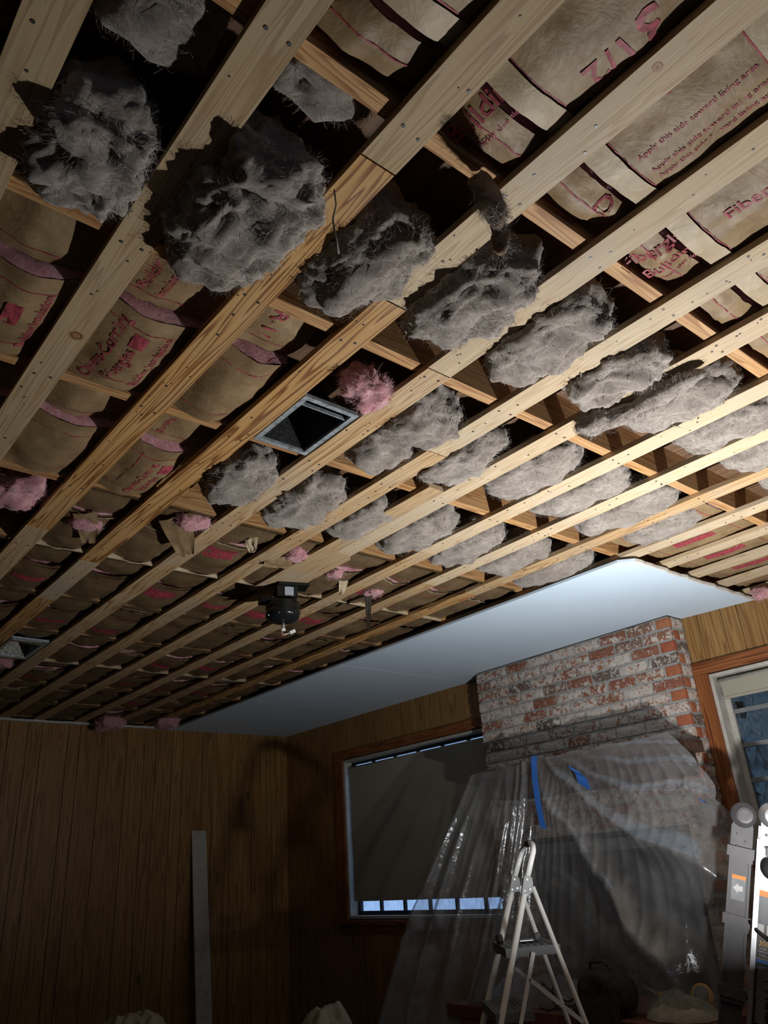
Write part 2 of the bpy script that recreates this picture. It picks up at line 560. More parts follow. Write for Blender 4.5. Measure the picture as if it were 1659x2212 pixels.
# ------------------------------------------------------------------ floor, walls
struct(MB().box(XL - 0.1, XW + 0.3, YB - 0.1, YE + 0.3, FL - 0.08, FL).build('floor', M['floor']))
struct(MB().box(XL - 0.12, XL, YB, YE, FL, 1.45).build('wall_left', M['back_wall']))
# back wall with one window behind the camera
wb = MB()
wb.box(XL - 0.12, 0.4, YB - 0.12, YB, FL, 1.45).box(2.0, XW + 0.3, YB - 0.12, YB, FL, 1.45)
wb.box(0.4, 2.0, YB - 0.12, YB, FL, -0.25).box(0.4, 2.0, YB - 0.12, YB, 0.95, 1.45)
struct(wb.build('wall_back', M['back_wall']))

# end wall: dark backing sheet and one plank per panel board
wall_end = struct(MB().box(XL - 0.12, XW + 0.25, YE + 0.006, YE + 0.12, FL, 1.45).build('wall_end', M['groove']))
gr = [1.735, 1.882, 1.989, 2.201, 2.296, 2.481, 2.704, 2.865, 2.969, 3.123, 3.224, 3.421, 3.528, 3.711, 3.938, 4.094, 4.201, 4.335]
x = gr[0]
pat = [0.15, 0.11, 0.21, 0.095, 0.185, 0.22]
k = 0
while x > XL:
    x -= pat[k % 6]
    k += 1
    gr.insert(0, max(x, XL))
for a, b in zip(gr[:-1], gr[1:]):
    if b - a > 0.03:
        MB().box(a + 0.0025, b - 0.0025, YE, YE + 0.008, FL, ZS - 0.004).build('plank', M['panel'], wall_end)

# fireplace wall, with two window openings (Y ranges) and the chimney in between
WL = (3.93, 5.72, -0.344, 0.91)    # left window opening y0 y1 z0 z1
WR = (0.85, 2.177, -0.45, 0.905)   # right window opening
wf = MB()
for (y0, y1, z0, z1) in [(YB, WR[0], FL, 1.45), (WR[1], WL[0], FL, 1.45), (WL[1], YE + 0.12, FL, 1.45), (WR[0], WR[1], FL, WR[2]), (WR[0], WR[1], WR[3], 1.45), (WL[0], WL[1], FL, WL[2]), (WL[0], WL[1], WL[3], 1.45)]:
    wf.box(XW + 0.008, XW + 0.13, y0, y1, z0, z1)
wall_fp = struct(wf.build('wall_fireplace', M['groove']))
gy = [1.72, 1.918, 2.016, 2.165, 2.264]
y = gy[0]
k = 2
while y > YB:
    y -= pat[k % 6]
    k += 1
    gy.insert(0, max(y, YB))
gy2 = [3.84]
k = 0
pat2 = [0.11, 0.16, 0.095, 0.13, 0.20, 0.10]
while gy2[-1] < YE:
    gy2.append(min(gy2[-1] + pat2[k % 6], YE))
    k += 1
def fp_plank(a, b, z0, z1):
    MB().box(XW, XW + 0.008, a + 0.0025, b - 0.0025, z0, z1).build('plank', M['panel'], wall_fp)
for G in (gy, gy2):
    for a, b in zip(G[:-1], G[1:]):
        if b - a < 0.012:
            continue
        W = WR if G is gy else WL
        mid = (a + b) / 2
        if W[0] - 0.07 < mid < W[1] + 0.09:
            fp_plank(a, b, W[3] + 0.075, ZS - 0.004)
            fp_plank(a, b, FL, W[2] - 0.08)
        else:
            fp_plank(a, b, FL, ZS - 0.004)

# ------------------------------------------------------------------ ceiling: attic deck, joists, furring strips
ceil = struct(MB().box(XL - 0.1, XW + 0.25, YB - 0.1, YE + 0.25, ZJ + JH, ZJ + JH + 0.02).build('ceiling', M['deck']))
for y in JY:
    MB().box(XL, XW + 0.1, y - JW, y + JW, ZJ, ZJ + JH).build('ceiling_joist', M['joist'], ceil)
STR_PIECES = {
    0: [(-0.9, 6.6, 'pine_tan')],
    1: [(-0.9, 6.6, 'pine_tan')],
    2: [(-0.9, 0.80, 'pine_tan'), (0.80, 2.88, 'pine_orange'), (2.88, 6.6, 'pine_mid')],
    3: [(-0.9, 1.10, 'pine_pale'), (1.10, 3.12, 'pine_orange'), (3.12, 3.67, 'pine_pale'), (3.67, 6.6, 'pine_orange')],
    4: [(-0.9, 1.25, 'pine_pale'), (1.25, 6.6, 'pine_mid')],
    5: [(-0.9, 1.6, 'pine_pale'), (1.6, 6.6, 'pine_mid')],
    6: [(-0.9, 2.50, 'pine_pale'), (3.10, 6.6, 'pine_mid')],
    7: [(-0.9, 2.30, 'pine_pale'), (2.30, 6.6, 'pine_mid')],
    8: [(-0.9, 2.60, 'pine_pale'), (2.60, 6.6, 'pine_mid')],
    9: [(-0.9, 2.60, 'pine_mid'), (2.60, 6.6, 'pine_orange')],
}
rng = random.Random(3)
for i, xs in enumerate(STRIP):
    for (a, b, mt) in STR_PIECES.get(i, [(-0.9, 6.6, 'pine_pale')]):
        lean = rng.uniform(-0.004, 0.004)
        w = SW
        z0 = ZS
        m = MB()
        n = 14
        V = []
        for q in range(n + 1):
            yy = a + 0.002 + (b - a - 0.004) * q / n
            dx = lean * math.sin(yy * 1.3 + i)
            V += [(xs - w + dx, yy, z0), (xs + w + dx, yy, z0), (xs + w + dx, yy, ZT), (xs - w + dx, yy, ZT)]
        F = [(0, 1, 2, 3), (4 * n + 3, 4 * n + 2, 4 * n + 1, 4 * n)]
        for q in range(n):
            for r_ in range(4):
                F.append((q * 4 + r_, (q + 1) * 4 + r_, (q + 1) * 4 + (r_ + 1) % 4, q * 4 + (r_ + 1) % 4))
        m.add(V, F)
        s = m.build('furring_strip', M[mt], ceil)
        # old nails and staples left in the strip
        nm = MB()
        cnt = int((b - a) * 9)
        for q in range(cnt):
            yy = rng.uniform(a + 0.05, b - 0.05)
            xx = xs + rng.uniform(-w * 0.8, w * 0.8)
            r0 = rng.choice([0.002, 0.0025, 0.003, 0.004])
            nm.lathe((xx, yy, z0 - 0.0012), [(r0, 0), (r0, 0.002)], 6)
        for y in JY:
            if a + 0.03 < y < b - 0.03:
                for dx in (-0.022, 0.022):
                    nm.lathe((xs + dx + rng.uniform(-.004, .004), y + rng.uniform(-.008, .008), z0 - 0.0012), [(0.0042, 0), (0.0042, 0.002)], 7)
        if cnt:
            no = nm.build('nail_heads', M['nail'], s)
            no['kind'] = 'stuff'
        for kx, ky, kr, ki in ((0.465, 1.659, 0.021, 1), (1.028, 0.336, 0.011, 3)):
            if ki == i and a < ky < b:
                MB().lathe((kx, ky, z0 - 0.0008), [(kr * 0.9, 0.0004), (kr, 0.002)], 20).build('knot', M['knot'], s)

# wide patch board that carries the fan, notched round the end of a furring strip
tag(MB().prism([(1.815, 1.80), (1.889, 1.80), (1.889, 2.47), (1.986, 2.53), (2.005, 2.53), (2.005, 3.085), (1.815, 3.085)], ZS - 0.001, ZT).build('patch_board', M['board']),
    'wide grey plank between the furring strips that carries the black fan motor', 'board')

# ------------------------------------------------------------------ drywall still in place
dz0, dz1 = ZS - 0.0135, ZS - 0.0008
XD = 3.085
def ragged(a, b, n, amp, sd):
    return [(a[0] + (b[0] - a[0]) * t / n + (rng.uniform(-amp, amp) if 0 < t < n else 0), a[1] + (b[1] - a[1]) * t / n + (rng.uniform(-amp, amp) if 0 < t < n else 0)) for t in range(n + 1)]
e1 = ragged((XD + 0.06, 1.80), (XW - 0.002, 1.80), 26, 0.006, 1)
poly1 = [(XD, 1.86)] + e1 + [(XW - 0.002, 2.262), (4.170, 2.262), (4.170, 3.855), (XW - 0.002, 3.855), (XW - 0.002, 4.06), (XD, 4.06)]
pm_ = MB().prism(poly1, dz0, dz1)
pm_.v = [(q[0], q[1], q[2] - (0.016 if q[1] < 2.0 else 0.0)) for q in pm_.v]
s1 = tag(pm_.build('drywall_sheet', M['drywall']), 'white drywall ceiling sheet beside the brick chimney with a broken near end', 'drywall')
MB().prism([(px_, py_ - 0.001) for px_, py_ in e1] + [(px_, py_ + 0.012) for px_, py_ in reversed(e1)], dz0 - 0.0175, dz1 - 0.0158).build('broken_edge', M['gypsum'], s1)
tag(MB().prism([(XD, 4.064), (XW - 0.002, 4.064), (XW - 0.002, YE - 0.002), (XD + 0.01, YE - 0.002)], dz0, dz1).build('drywall_sheet', M['drywall']),
    'white drywall ceiling sheet in the far corner above the shaded window', 'drywall')
# ragged leftover drywall edge along the top of the end wall
ed = ragged((1.0, YE - 0.05), (XD, YE - 0.05), 60, 0.012, 4)
struct(MB().prism([(XL, YE - 0.05)] + ed + [(XD, YE - 0.002), (XL, YE - 0.002)], ZS - 0.016, ZS - 0.001).build('trim_1', M['gypsum']))

# ------------------------------------------------------------------ printed lettering
def text_mesh(body, size):
    cu = bpy.data.curves.new('lettering', 'FONT')
    cu.body = body
    cu.size = size
    cu.offset = size * 0.013
    cu.align_x = 'CENTER'
    cu.resolution_u = 2
    ob = bpy.data.objects.new('lettering', cu)
    COL.objects.link(ob)
    me = bpy.data.meshes.new_from_object(ob)
    V = np.array([v.co[:] for v in me.vertices])
    F = [tuple(p.vertices) for p in me.polygons]
    bpy.data.objects.remove(ob)
    bpy.data.curves.remove(cu)
    bpy.data.meshes.remove(me)
    return V, F
_TX = {}
def glyphs(body, size):
    if (body, size) not in _TX:
        _TX[(body, size)] = text_mesh(body, size)
    return _TX[(body, size)]

# ------------------------------------------------------------------ paper-faced batts
def sagprof(X):
    s = np.zeros_like(X)
    for g in range(0, len(STRIP)):
        a, b = gapx(g)
        t = np.clip((X - a) / (b - a), 0, 1)
        s += np.sin(np.pi * t)
    return s

class Batt:
    def __init__(self, x0, x1, y0, y1, z0, sag, seed, crumple=0.008, wide=True, label='', thick=0.085, flange=0.0, pinkfront=True, lines=True, paper='kraft'):
        self.p = (x0, x1, y0, y1, z0, sag, seed, crumple)
        self.root = empty('insulation_batt', ((x0 + x1) / 2, (y0 + y1) / 2, z0), label, 'insulation', 'paper-faced insulation batts in the joist bays')
        nx = max(8, int((x1 - x0) / 0.016))
        ny = max(8, int((y1 - y0) / 0.02))
        X, Y = np.meshgrid(np.linspace(x0, x1, nx), np.linspace(y0, y1, ny), indexing='ij')
        jag = 0.006 * (fbm(np.stack([X * 30, X * 0, X * 0 + seed], -1), seed) - 0.5)
        Y2 = Y + jag
        Z = self.z(X, Y)
        MB().grid(np.stack([X, Y2, Z], -1)).build('paper_facing', M[paper], self.root, True)
        # glass fibre body
        n = nx
        xs = np.linspace(x0 + 0.002, x1 - 0.002, n)
        rows = []
        zf = self.z(xs, xs * 0 + y0)
        zb = self.z(xs, xs * 0 + y1)
        yf = y0 if pinkfront else y0 + 0.035
        if not pinkfront:
            zf = self.z(xs, xs * 0 + yf) + 0.006
        for t in (0.02, 0.25, 0.5, 0.75, 1.0):
            wob = 0.014 * (fbm(np.stack([xs * 26, xs * 0 + t * 4, xs * 0 + seed * 3.1], -1), seed + 5) - 0.5)
            th = thick * (0.75 + 0.5 * fbm(np.stack([xs * 8, xs * 0, xs * 0 + seed], -1), seed + 9))
            rows.append(np.stack([xs, xs * 0 + yf - 0.004 * math.sin(math.pi * t) - wob, zf + 0.001 + th * t], -1))
        rows.append(np.stack([xs, xs * 0 + y1, np.minimum(zf + thick, zb + thick)], -1))
        rows.append(np.stack([xs, xs * 0 + y1 - 0.002, zb + 0.003], -1))
        MB().grid(np.array(rows)).build('fibreglass', M['pink'], self.root, True)
        self.ink = MB()
        if lines:
            for yy in (y0 + 0.055, y1 - 0.055) if wide else (y1 - 0.04,):
                self.ribbon(yy, 0.0016)
        if flange:
            for yy, sg in (((y0, 1), (y1, -1)) if pinkfront else ((y0, 1),)):
                xs2 = np.linspace(x0, x1, nx)
                A = []
                for t in (0.0, 0.5, 1.0):
                    y_ = yy + sg * flange * t
                    dz = (-0.007 - 0.003 * (1 - t)) if pinkfront else (-0.003 - 0.010 * (1 - t))
                    A.append(np.stack([xs2, xs2 * 0 + y_, self.z(xs2, xs2 * 0 + y_) + dz], -1))
                MB().grid(np.array(A)).build('flange', M['kraft_pale' if pinkfront else 'kraft'], self.root, True)
    def z(self, X, Y):
        x0, x1, y0, y1, z0, sag, seed, cr = self.p
        X = np.asarray(X, float)
        Y = np.asarray(Y, float)
        t = (Y - y0) / (y1 - y0)
        P = np.stack([X * 9, Y * 9, X * 0 + seed * 7.3], -1)
        Q = np.stack([X * 26, Y * 14, X * 0 + seed * 3.3], -1)
        var = 0.6 + 0.8 * vnoise(np.stack([X * 3.3, X * 0, X * 0 + seed], -1), seed)
        z = z0 - 0.010 * np.sin(np.pi * np.clip(t, 0, 1)) - sag * sagprof(X) * var + cr * 2 * (fbm(P, seed, 3) - 0.5) + cr * 1.6 * np.abs(fbm(Q, seed + 3, 3) - 0.5)
        # the strips hold the paper up
        for xs in STRIP:
            m = np.abs(X - xs) < SW + 0.006
            z = np.where(m, np.maximum(z, ZT + 0.003), z)
        for yj in JY:
            m = np.abs(Y - yj) < JW
            z = np.where(m, np.minimum(z, ZJ - 0.001), z)
        hole = (X > STRIP[3] + SW) & (X < STRIP[4] - SW) & (Y > 4.385) & (Y < 4.815)
        z = np.where(hole, ZJ + JH - 0.004, z)
        return np.maximum(z, ZS - 0.03)
    def ribbon(self, yy, w):
        x0, x1 = self.p[:2]
        xs = np.linspace(x0 + 0.01, x1 - 0.01, max(6, int((x1 - x0) / 0.02)))
        A = [np.stack([xs, xs * 0 + yy + d, self.z(xs, xs * 0 + yy + d) - 0.0012], -1) for d in (-w, w)]
        self.ink.grid(np.array(A))
    def text(self, body, size, x, y, flip=False, squash=1.0):
        V, F = glyphs(body, size)
        s = -1 if not flip else 1
        wx = x + s * V[:, 1]
        wy = y + s * V[:, 0] * squash
        wz = self.z(wx, wy) - 0.0014
        self.ink.add(np.stack([wx, wy, wz], -1), F)
    def block(self, xa, xb, ya, yb):
        n = 6
        X, Y = np.meshgrid(np.linspace(xa, xb, n), np.linspace(ya, yb, n), indexing='ij')
        self.ink.grid(np.stack([X, Y, self.z(X, Y) - 0.0013], -1))
    def done(self):
        if self.ink.v:
            self.ink.build('printing', M['ink'], self.root)
        return self

# above the camera: the bay before the first bare joist, and the one behind it
b = Batt(0.50, 2.75, 0.575, 0.662, 1.318, 0.016, 11, 0.018, False, 'narrow brown paper batt with red lettering beside the near bare joist, overhead', 0.05)
b.text('Building', 0.055, 0.865, 0.60)
b.text('Apply this side', 0.020, 0.905, 0.60)
b.text('Fiberglas', 0.050, 1.470, 0.605)
b.text('Building', 0.046, 1.535, 0.605)
b.text('Apply this side', 0.018, 1.570, 0.605)
b.text('D', 0.06, 1.265, 0.60)
b.done()
b = Batt(0.50, 2.75, 0.155, 0.552, 1.310, 0.013, 12, 0.012, True, 'wide brown paper batt with a big red number overhead, nearest the viewer', 0.05, 0.052)
b.text('3', 0.120, 0.925, 0.300, True)
b.text('1/2', 0.080, 0.935, 0.385, True)
for xx in (1.19, 1.24, 1.27):
    b.text('Apply this side toward living area', 0.019, xx, 0.35)
b.text('Building Insulation', 0.036, 1.10, 0.33)
b.text('Fiberglas', 0.05, 1.50, 0.36)
b.text('Building Insulation', 0.036, 1.80, 0.36)
b.done()
b = Batt(0.60, 2.75, -0.44, 0.085, 1.310, 0.013, 13, 0.012, True, 'plain brown paper batt at the top edge of the view, overhead', 0.05, 0.052)
for xx in (1.18, 1.22, 1.25):
    b.text('Apply this side toward living area', 0.019, xx, -0.12)
b.done()
# the bays beyond: a narrow ripped batt and a full-width batt in each
ORD = {4: 'second', 5: 'third', 6: 'fourth', 7: 'fifth', 8: 'sixth', 9: 'seventh', 10: 'eighth', 11: 'ninth', 12: 'tenth'}
for jb in range(4, 13):
    ya = JY[jb] + JW
    yb = JY[jb + 1] - JW
    xe = {4: 1.0, 5: 1.0}.get(jb, 3.06)
    xa_ = {4: -0.1, 5: 0.1, 6: 0.70}.get(jb, 0.5 if jb < 9 else 1.0)
    fr = jb - 4
    near = jb < 6
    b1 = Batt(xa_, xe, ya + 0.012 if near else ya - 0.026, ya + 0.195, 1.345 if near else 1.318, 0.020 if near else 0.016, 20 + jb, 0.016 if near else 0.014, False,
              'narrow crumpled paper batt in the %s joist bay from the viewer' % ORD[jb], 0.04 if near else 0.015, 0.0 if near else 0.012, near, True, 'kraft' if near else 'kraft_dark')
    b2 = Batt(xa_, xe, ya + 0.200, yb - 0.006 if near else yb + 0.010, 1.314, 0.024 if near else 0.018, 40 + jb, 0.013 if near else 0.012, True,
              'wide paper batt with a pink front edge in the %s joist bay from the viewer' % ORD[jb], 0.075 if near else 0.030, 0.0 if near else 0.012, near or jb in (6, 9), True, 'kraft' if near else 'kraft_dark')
    if jb == 4:
        b1.text('Building', 0.040, 0.555, 1.385)
        b1.text('Insulation', 0.034, 0.600, 1.385)
        b1.text('R-11', 0.060, 0.860, 1.395, True)
        b2.text('Owens-Corning', 0.047, 0.560, 1.690)
        b2.text('Fiberglas', 0.047, 0.612, 1.715)
        b2.block(0.585, 0.625, 1.575, 1.625)
        b2.text('Building Insulation', 0.034, 0.682, 1.685)
        b2.block(0.29, 0.33, 1.62, 1.70)
        b2.text('Building Insulation', 0.034, 0.38, 1.685)
    if jb == 5:
        b1.text('Building', 0.030, 0.875, 2.0)
        b2.text('Owens-Corning', 0.038, 0.925, 2.300)
        b2.text('Fiberglas', 0.038, 0.968, 2.330)
        b2.block(0.945, 0.985, 2.185, 2.235)
        b2.block(0.855, 0.858, 2.14, 2.36)
        b2.text('Building Insulation', 0.030, 0.37, 2.28)
    if jb >= 6:
        rg = random.Random(jb)
        for g in range(2, 11):
            a, c = gapx(g)
            if rg.random() < 0.42 and c < xe and a > xa_:
                yy = rg.uniform(ya + 0.26, yb - 0.16)
                b2.block(a + 0.03, min(c - 0.02, a + 0.17), yy, yy + rg.uniform(0.05, 0.10))
    b1.done()
    b2.done()
# behind the broken end of the drywall
b = Batt(2.84, 4.32, 1.320, 1.800, 1.312, 0.010, 77, 0.006, True, 'brown paper batt with faded red print above the broken drywall end', 0.05)
for g in (10, 11, 12, 13):
    a, c = gapx(g)
    b.block(a + 0.06, a + 0.11, 1.46, 1.66)
b.done()

# ------------------------------------------------------------------ loose fibreglass
def wool(cx, cy, ax, ay, zb, zt, seed, gap=None, bay=None, amp=0.028, mat='wool', name='insulation_clump', label='', group='grey fibreglass clumps hanging between the strips', strands=500, res=46, tilt=0.0, slen=1.0):
    nu, nv = res, int(res * 0.62)
    th = np.linspace(0, 2 * np.pi, nu, endpoint=False)
    ph = np.linspace(0.02, np.pi - 0.02, nv)
    T, Pp = np.meshgrid(th, ph, indexing='ij')
    D = np.stack([np.cos(Pp), np.cos(T) * np.sin(Pp), np.sin(T) * np.sin(Pp)], -1)
    S = np.sign(D) * np.abs(D) ** 0.70
    az = (zt - zb) / 2
    A = np.array([ax, ay, az])
    p = S * A
    q = p + np.array([cx, cy, 0])
    warp = fbm(q * 9 + seed, seed, 3)[..., None] * 0.10
    n1 = fbm(q * np.array([13, 17, 15]) + seed * 1.7, seed, 4)
    n2 = 1 - 2 * np.abs(fbm((q + warp * 1.6) * np.array([15, 34, 22]) + seed, seed + 3, 4) - 0.5)
    n3 = fbm((q + warp) * 70, seed + 8, 2) - 0.5
    d = amp * 3.0 * (n1 - 0.5) + amp * 0.9 * (n2 - 0.72) + amp * 0.36 * n3
    p = p + D * d[..., None]
    p[..., 2] += tilt * p[..., 1]
    p = p + np.array([cx, cy, (zb + zt) / 2])
    def keep(p):
        x, y, z = p[..., 0], p[..., 1], p[..., 2]
        if gap:
            m = z > ZS - 0.004
            x = np.where(m, np.clip(x, gap[0] + 0.002, gap[1] - 0.002), x)
        if bay:
            m = z > ZJ - 0.006
            y = np.where(m, np.clip(y, bay[0] + 0.002, bay[1] - 0.002), y)
        return np.stack([x, y, np.minimum(z, ZJ + JH - 0.003)], -1)
    p = keep(p)
    V = p.reshape(-1, 3)
    F = []
    for i in range(nu):
        for j in range(nv - 1):
            i2 = (i + 1) % nu
            F.append((i * nv + j, i * nv + j + 1, i2 * nv + j + 1, i2 * nv + j))
    F.append(tuple(i * nv for i in range(nu - 1, -1, -1)))
    F.append(tuple(i * nv + nv - 1 for i in range(nu)))
    m = MB()
    m.add(V, F)
    o = m.build(name, M[mat], None, True)
    tag(o, label, 'insulation', group)
    if strands:
        strands = int(strands * 3.2)
        rs = np.random.RandomState(seed)
        low = np.where(p[..., 2].reshape(-1) < (zb + zt) / 2 + az * 0.35)[0]
        idx = rs.choice(low, strands)
        base = V[idx] + rs.normal(size=(strands, 3)) * 0.004
        nrm = D.reshape(-1, 3)[idx]
        # matted flow: a slowly turning direction field plus scatter
        fl_ = np.stack([fbm(base * 9 + 3.1, seed + 40, 2), fbm(base * 9 + 7.7, seed + 41, 2), fbm(base * 9 + 1.3, seed + 42, 2)], -1) - 0.5
        dirs = fl_ * 5.0 + rs.normal(size=(strands, 3)) * 0.45 + np.array([0.35, 0.1, 0])
        dirs = dirs - (dirs * nrm).sum(1)[:, None] * nrm
        dirs /= np.linalg.norm(dirs, axis=1)[:, None] + 1e-6
        L = rs.uniform(0.008, 0.034, strands)[:, None] * slen
        w = rs.uniform(0.00016, 0.00050, strands)[:, None]
        side = np.cross(dirs, nrm)
        side /= np.linalg.norm(side, axis=1)[:, None] + 1e-6
        bend = side * rs.normal(size=(strands, 1)) * 0.35
        p0 = base - nrm * 0.001
        lift = np.abs(rs.normal(size=(strands, 1))) * 0.16
        p1 = base + dirs * L * 0.5 + nrm * L * (lift + 0.10) + bend * L * 0.3
        p2 = base + dirs * L + nrm * L * lift * rs.uniform(-0.6, 1.8, strands)[:, None] + bend * L
        Q = np.stack([p0 - side * w, p0 + side * w, p1 + side * w, p1 - side * w, p2], 1)
        Q = keep(Q).reshape(-1, 3)
        FF = []
        for k_ in range(strands):
            b_ = k_ * 5
            FF += [(b_, b_ + 1, b_ + 2, b_ + 3), (b_ + 3, b_ + 2, b_ + 4)]
        ms = MB()
        ms.add(Q, FF)
        so = ms.build('loose_fibres', M['pink_strand' if mat == 'pink' else 'wool_strand'], o)
        so['kind'] = 'stuff'
    return o

NUM = {0: 'left of the first strip', 1: 'between the first and second strips', 2: 'between the second and third strips', 3: 'between the third and fourth strips', 4: 'between the fourth and fifth strips',
       5: 'between the fifth and sixth strips', 6: 'between the sixth and seventh strips', 7: 'between the seventh and eighth strips', 8: 'between the eighth and ninth strips', 9: 'between the ninth and tenth strips', 10: 'between the tenth and eleventh strips'}
BAYN = {3: 'nearest row', 4: 'second row', 5: 'third row'}
def lump(jb, g, y0, y1, zb, seed, zt=1.40, pad=0.0, amp=0.026, strands=500, res=46, extra='', tilt=0.0, dx=0.0):
    a, c = gapx(g)
    bay = (JY[jb] + JW, JY[jb + 1] - JW)
    lab = '%sgrey fibreglass clump, %s, %s from the left' % (extra, BAYN[jb], NUM[g])
    wool((a + c) / 2 + dx, (y0 + y1) / 2, (c - a) / 2 + pad, (y1 - y0) / 2, zb, zt, seed, (a, c), bay, amp, label=lab, strands=strands, res=res, tilt=tilt)
lump(3, 0, 0.78, 1.10, 1.30, 101, strands=200)
lump(3, 1, 0.735, 0.90, 1.325, 102, zt=1.42, strands=500, extra='upper ')
lump(3, 1, 0.98, 1.27, 1.236, 103, pad=0.0, amp=0.036, strands=1300, res=84, extra='lower ')
lump(3, 2, 0.735, 0.82, 1.33, 104, zt=1.42, strands=300, extra='small ')
lump(3, 2, 0.88, 1.275, 1.205, 105, pad=0.016, amp=0.036, strands=1700, res=92, extra='largest hanging ')
lump(3, 3, 0.87, 1.21, 1.238, 106, pad=0.006, amp=0.034, strands=1300, res=80)
lump(3, 4, 0.80, 1.16, 1.225, 107, pad=0.008, amp=0.034, strands=1300, res=80)
lump(3, 5, 0.79, 1.17, 1.246, 108, pad=0.004, amp=0.030, strands=1000, res=70)
lump(3, 6, 0.80, 1.13, 1.238, 109, pad=0.008, amp=0.030, strands=1000, res=70)
lump(3, 7, 0.76, 1.13, 1.254, 110, amp=0.024, strands=900, res=66)
lump(3, 8, 0.76, 1.12, 1.262, 111, amp=0.022, strands=700, res=60)
lump(3, 9, 0.77, 1.10, 1.266, 112, amp=0.020, strands=500, res=54)
lump(3, 10, 0.80, 1.10, 1.268, 113, amp=0.020, strands=400)
lump(4, 5, 1.38, 1.60, 1.252, 120, amp=0.028, strands=800, res=64, extra='nearer ')
lump(4, 5, 1.62, 1.83, 1.258, 140, amp=0.026, strands=500, res=54, extra='farther ')
lump(4, 6, 1.42, 1.80, 1.258, 121, amp=0.026, strands=900, res=64)
lump(4, 7, 1.33, 1.76, 1.260, 122, amp=0.026, strands=800, res=64)
lump(4, 8, 1.33, 1.79, 1.262, 123, amp=0.022, strands=700, res=60)
lump(4, 9, 1.32, 1.78, 1.262, 124, amp=0.022, strands=600, res=56)
lump(4, 10, 1.36, 1.75, 1.262, 125, amp=0.022, strands=400)
lump(5, 4, 1.97, 2.28, 1.235, 130, amp=0.032, strands=800, res=64)
lump(5, 5, 2.00, 2.36, 1.238, 131, pad=0.004, amp=0.030, strands=900, res=64)
lump(5, 6, 2.02, 2.36, 1.258, 132, amp=0.024, strands=600, res=56)
lump(5, 7, 1.98, 2.40, 1.256, 133, amp=0.024, strands=700, res=60)
lump(5, 8, 1.98, 2.40, 1.260, 134, amp=0.022, strands=600, res=56)
lump(5, 9, 1.96, 2.38, 1.260, 135, amp=0.022, strands=500)
lump(5, 10, 1.94, 2.40, 1.262, 136, amp=0.020, strands=300)
# loose flap folded down across the seventh strip
wool(1.955, 0.98, 0.028, 0.20, 1.228, 1.272, 150, amp=0.016, label='grey fibreglass flap folded down across the seventh strip', strands=400, res=46)
wool(1.90, 1.14, 0.040, 0.055, 1.215, 1.270, 151, amp=0.018, label='curled end of grey fibreglass below the seventh strip', strands=300)
# tufts
wool(1.208, 1.395, 0.070, 0.060, 1.225, 1.30, 160, amp=0.034, mat='pink', name='pink_tuft', label='pink fibreglass tuft hanging above the metal register box', group='pink fibreglass tufts', strands=700, res=60)
wool(0.615, 2.63, 0.075, 0.09, 1.26, 1.38, 161, gap=gapx(2), amp=0.036, mat='pink', name='pink_tuft', label='ragged pink fibreglass clump at the left edge of the view', group='pink fibreglass tufts', strands=300, res=56)
wool(1.230, 2.53, 0.055, 0.032, 1.262, 1.33, 162, gap=gapx(4), amp=0.02, mat='pink', name='pink_tuft', label='pink fibreglass behind the black torn paper flap', group='pink fibreglass tufts', strands=200)
wool(1.765, 2.62, 0.042, 0.045, 1.258, 1.31, 163, gap=gapx(6), amp=0.03, mat='pink', name='pink_tuft', label='pink fibreglass tuft near the wide grey plank', group='pink fibreglass tufts', strands=250)
wool(2.06, 2.73, 0.03, 0.03, 1.27, 1.31, 164, gap=gapx(7), amp=0.02, mat='pink', name='pink_tuft', label='small pink tuft beside the fan plank', group='pink fibreglass tufts', strands=120, res=30)
wool(2.40, 2.86, 0.04, 0.05, 1.268, 1.31, 165, gap=gapx(8), amp=0.02, mat='pink', name='pink_tuft', label='pale pink tuft right of the fan motor', group='pink fibreglass tufts', strands=120, res=30)
wool(4.20, 1.70, 0.035, 0.05, 1.205, 1.27, 166, amp=0.02, mat='pink', name='pink_tuft', label='dull pink tuft above the panelling at the right edge', group='pink fibreglass tufts', strands=150, res=36)
wool(2.45, 6.42, 0.10, 0.12, 1.20, 1.30, 167, amp=0.04, mat='pink', name='pink_tuft', label='pink tuft drooping over the top of the end wall, left one', group='pink fibreglass tufts', strands=150, res=36)
wool(2.90, 6.30, 0.09, 0.10, 1.22, 1.30, 168, amp=0.03, mat='pink', name='pink_tuft', label='rounded pink tuft at the end wall beside the drywall', group='pink fibreglass tufts', strands=150, res=36)
wool(0.905, 2.77, 0.045, 0.03, 1.27, 1.31, 169, gap=gapx(3), amp=0.02, mat='pink', name='pink_tuft', label='pink fibreglass poking through torn paper, lower left', group='pink fibreglass tufts', strands=120, res=30)
wool(1.20, 4.95, 0.06, 0.05, 1.265, 1.31, 170, gap=gapx(4), amp=0.02, mat='pink', name='pink_tuft', label='pink tuft behind the far register box', group='pink fibreglass tufts', strands=80, res=30)
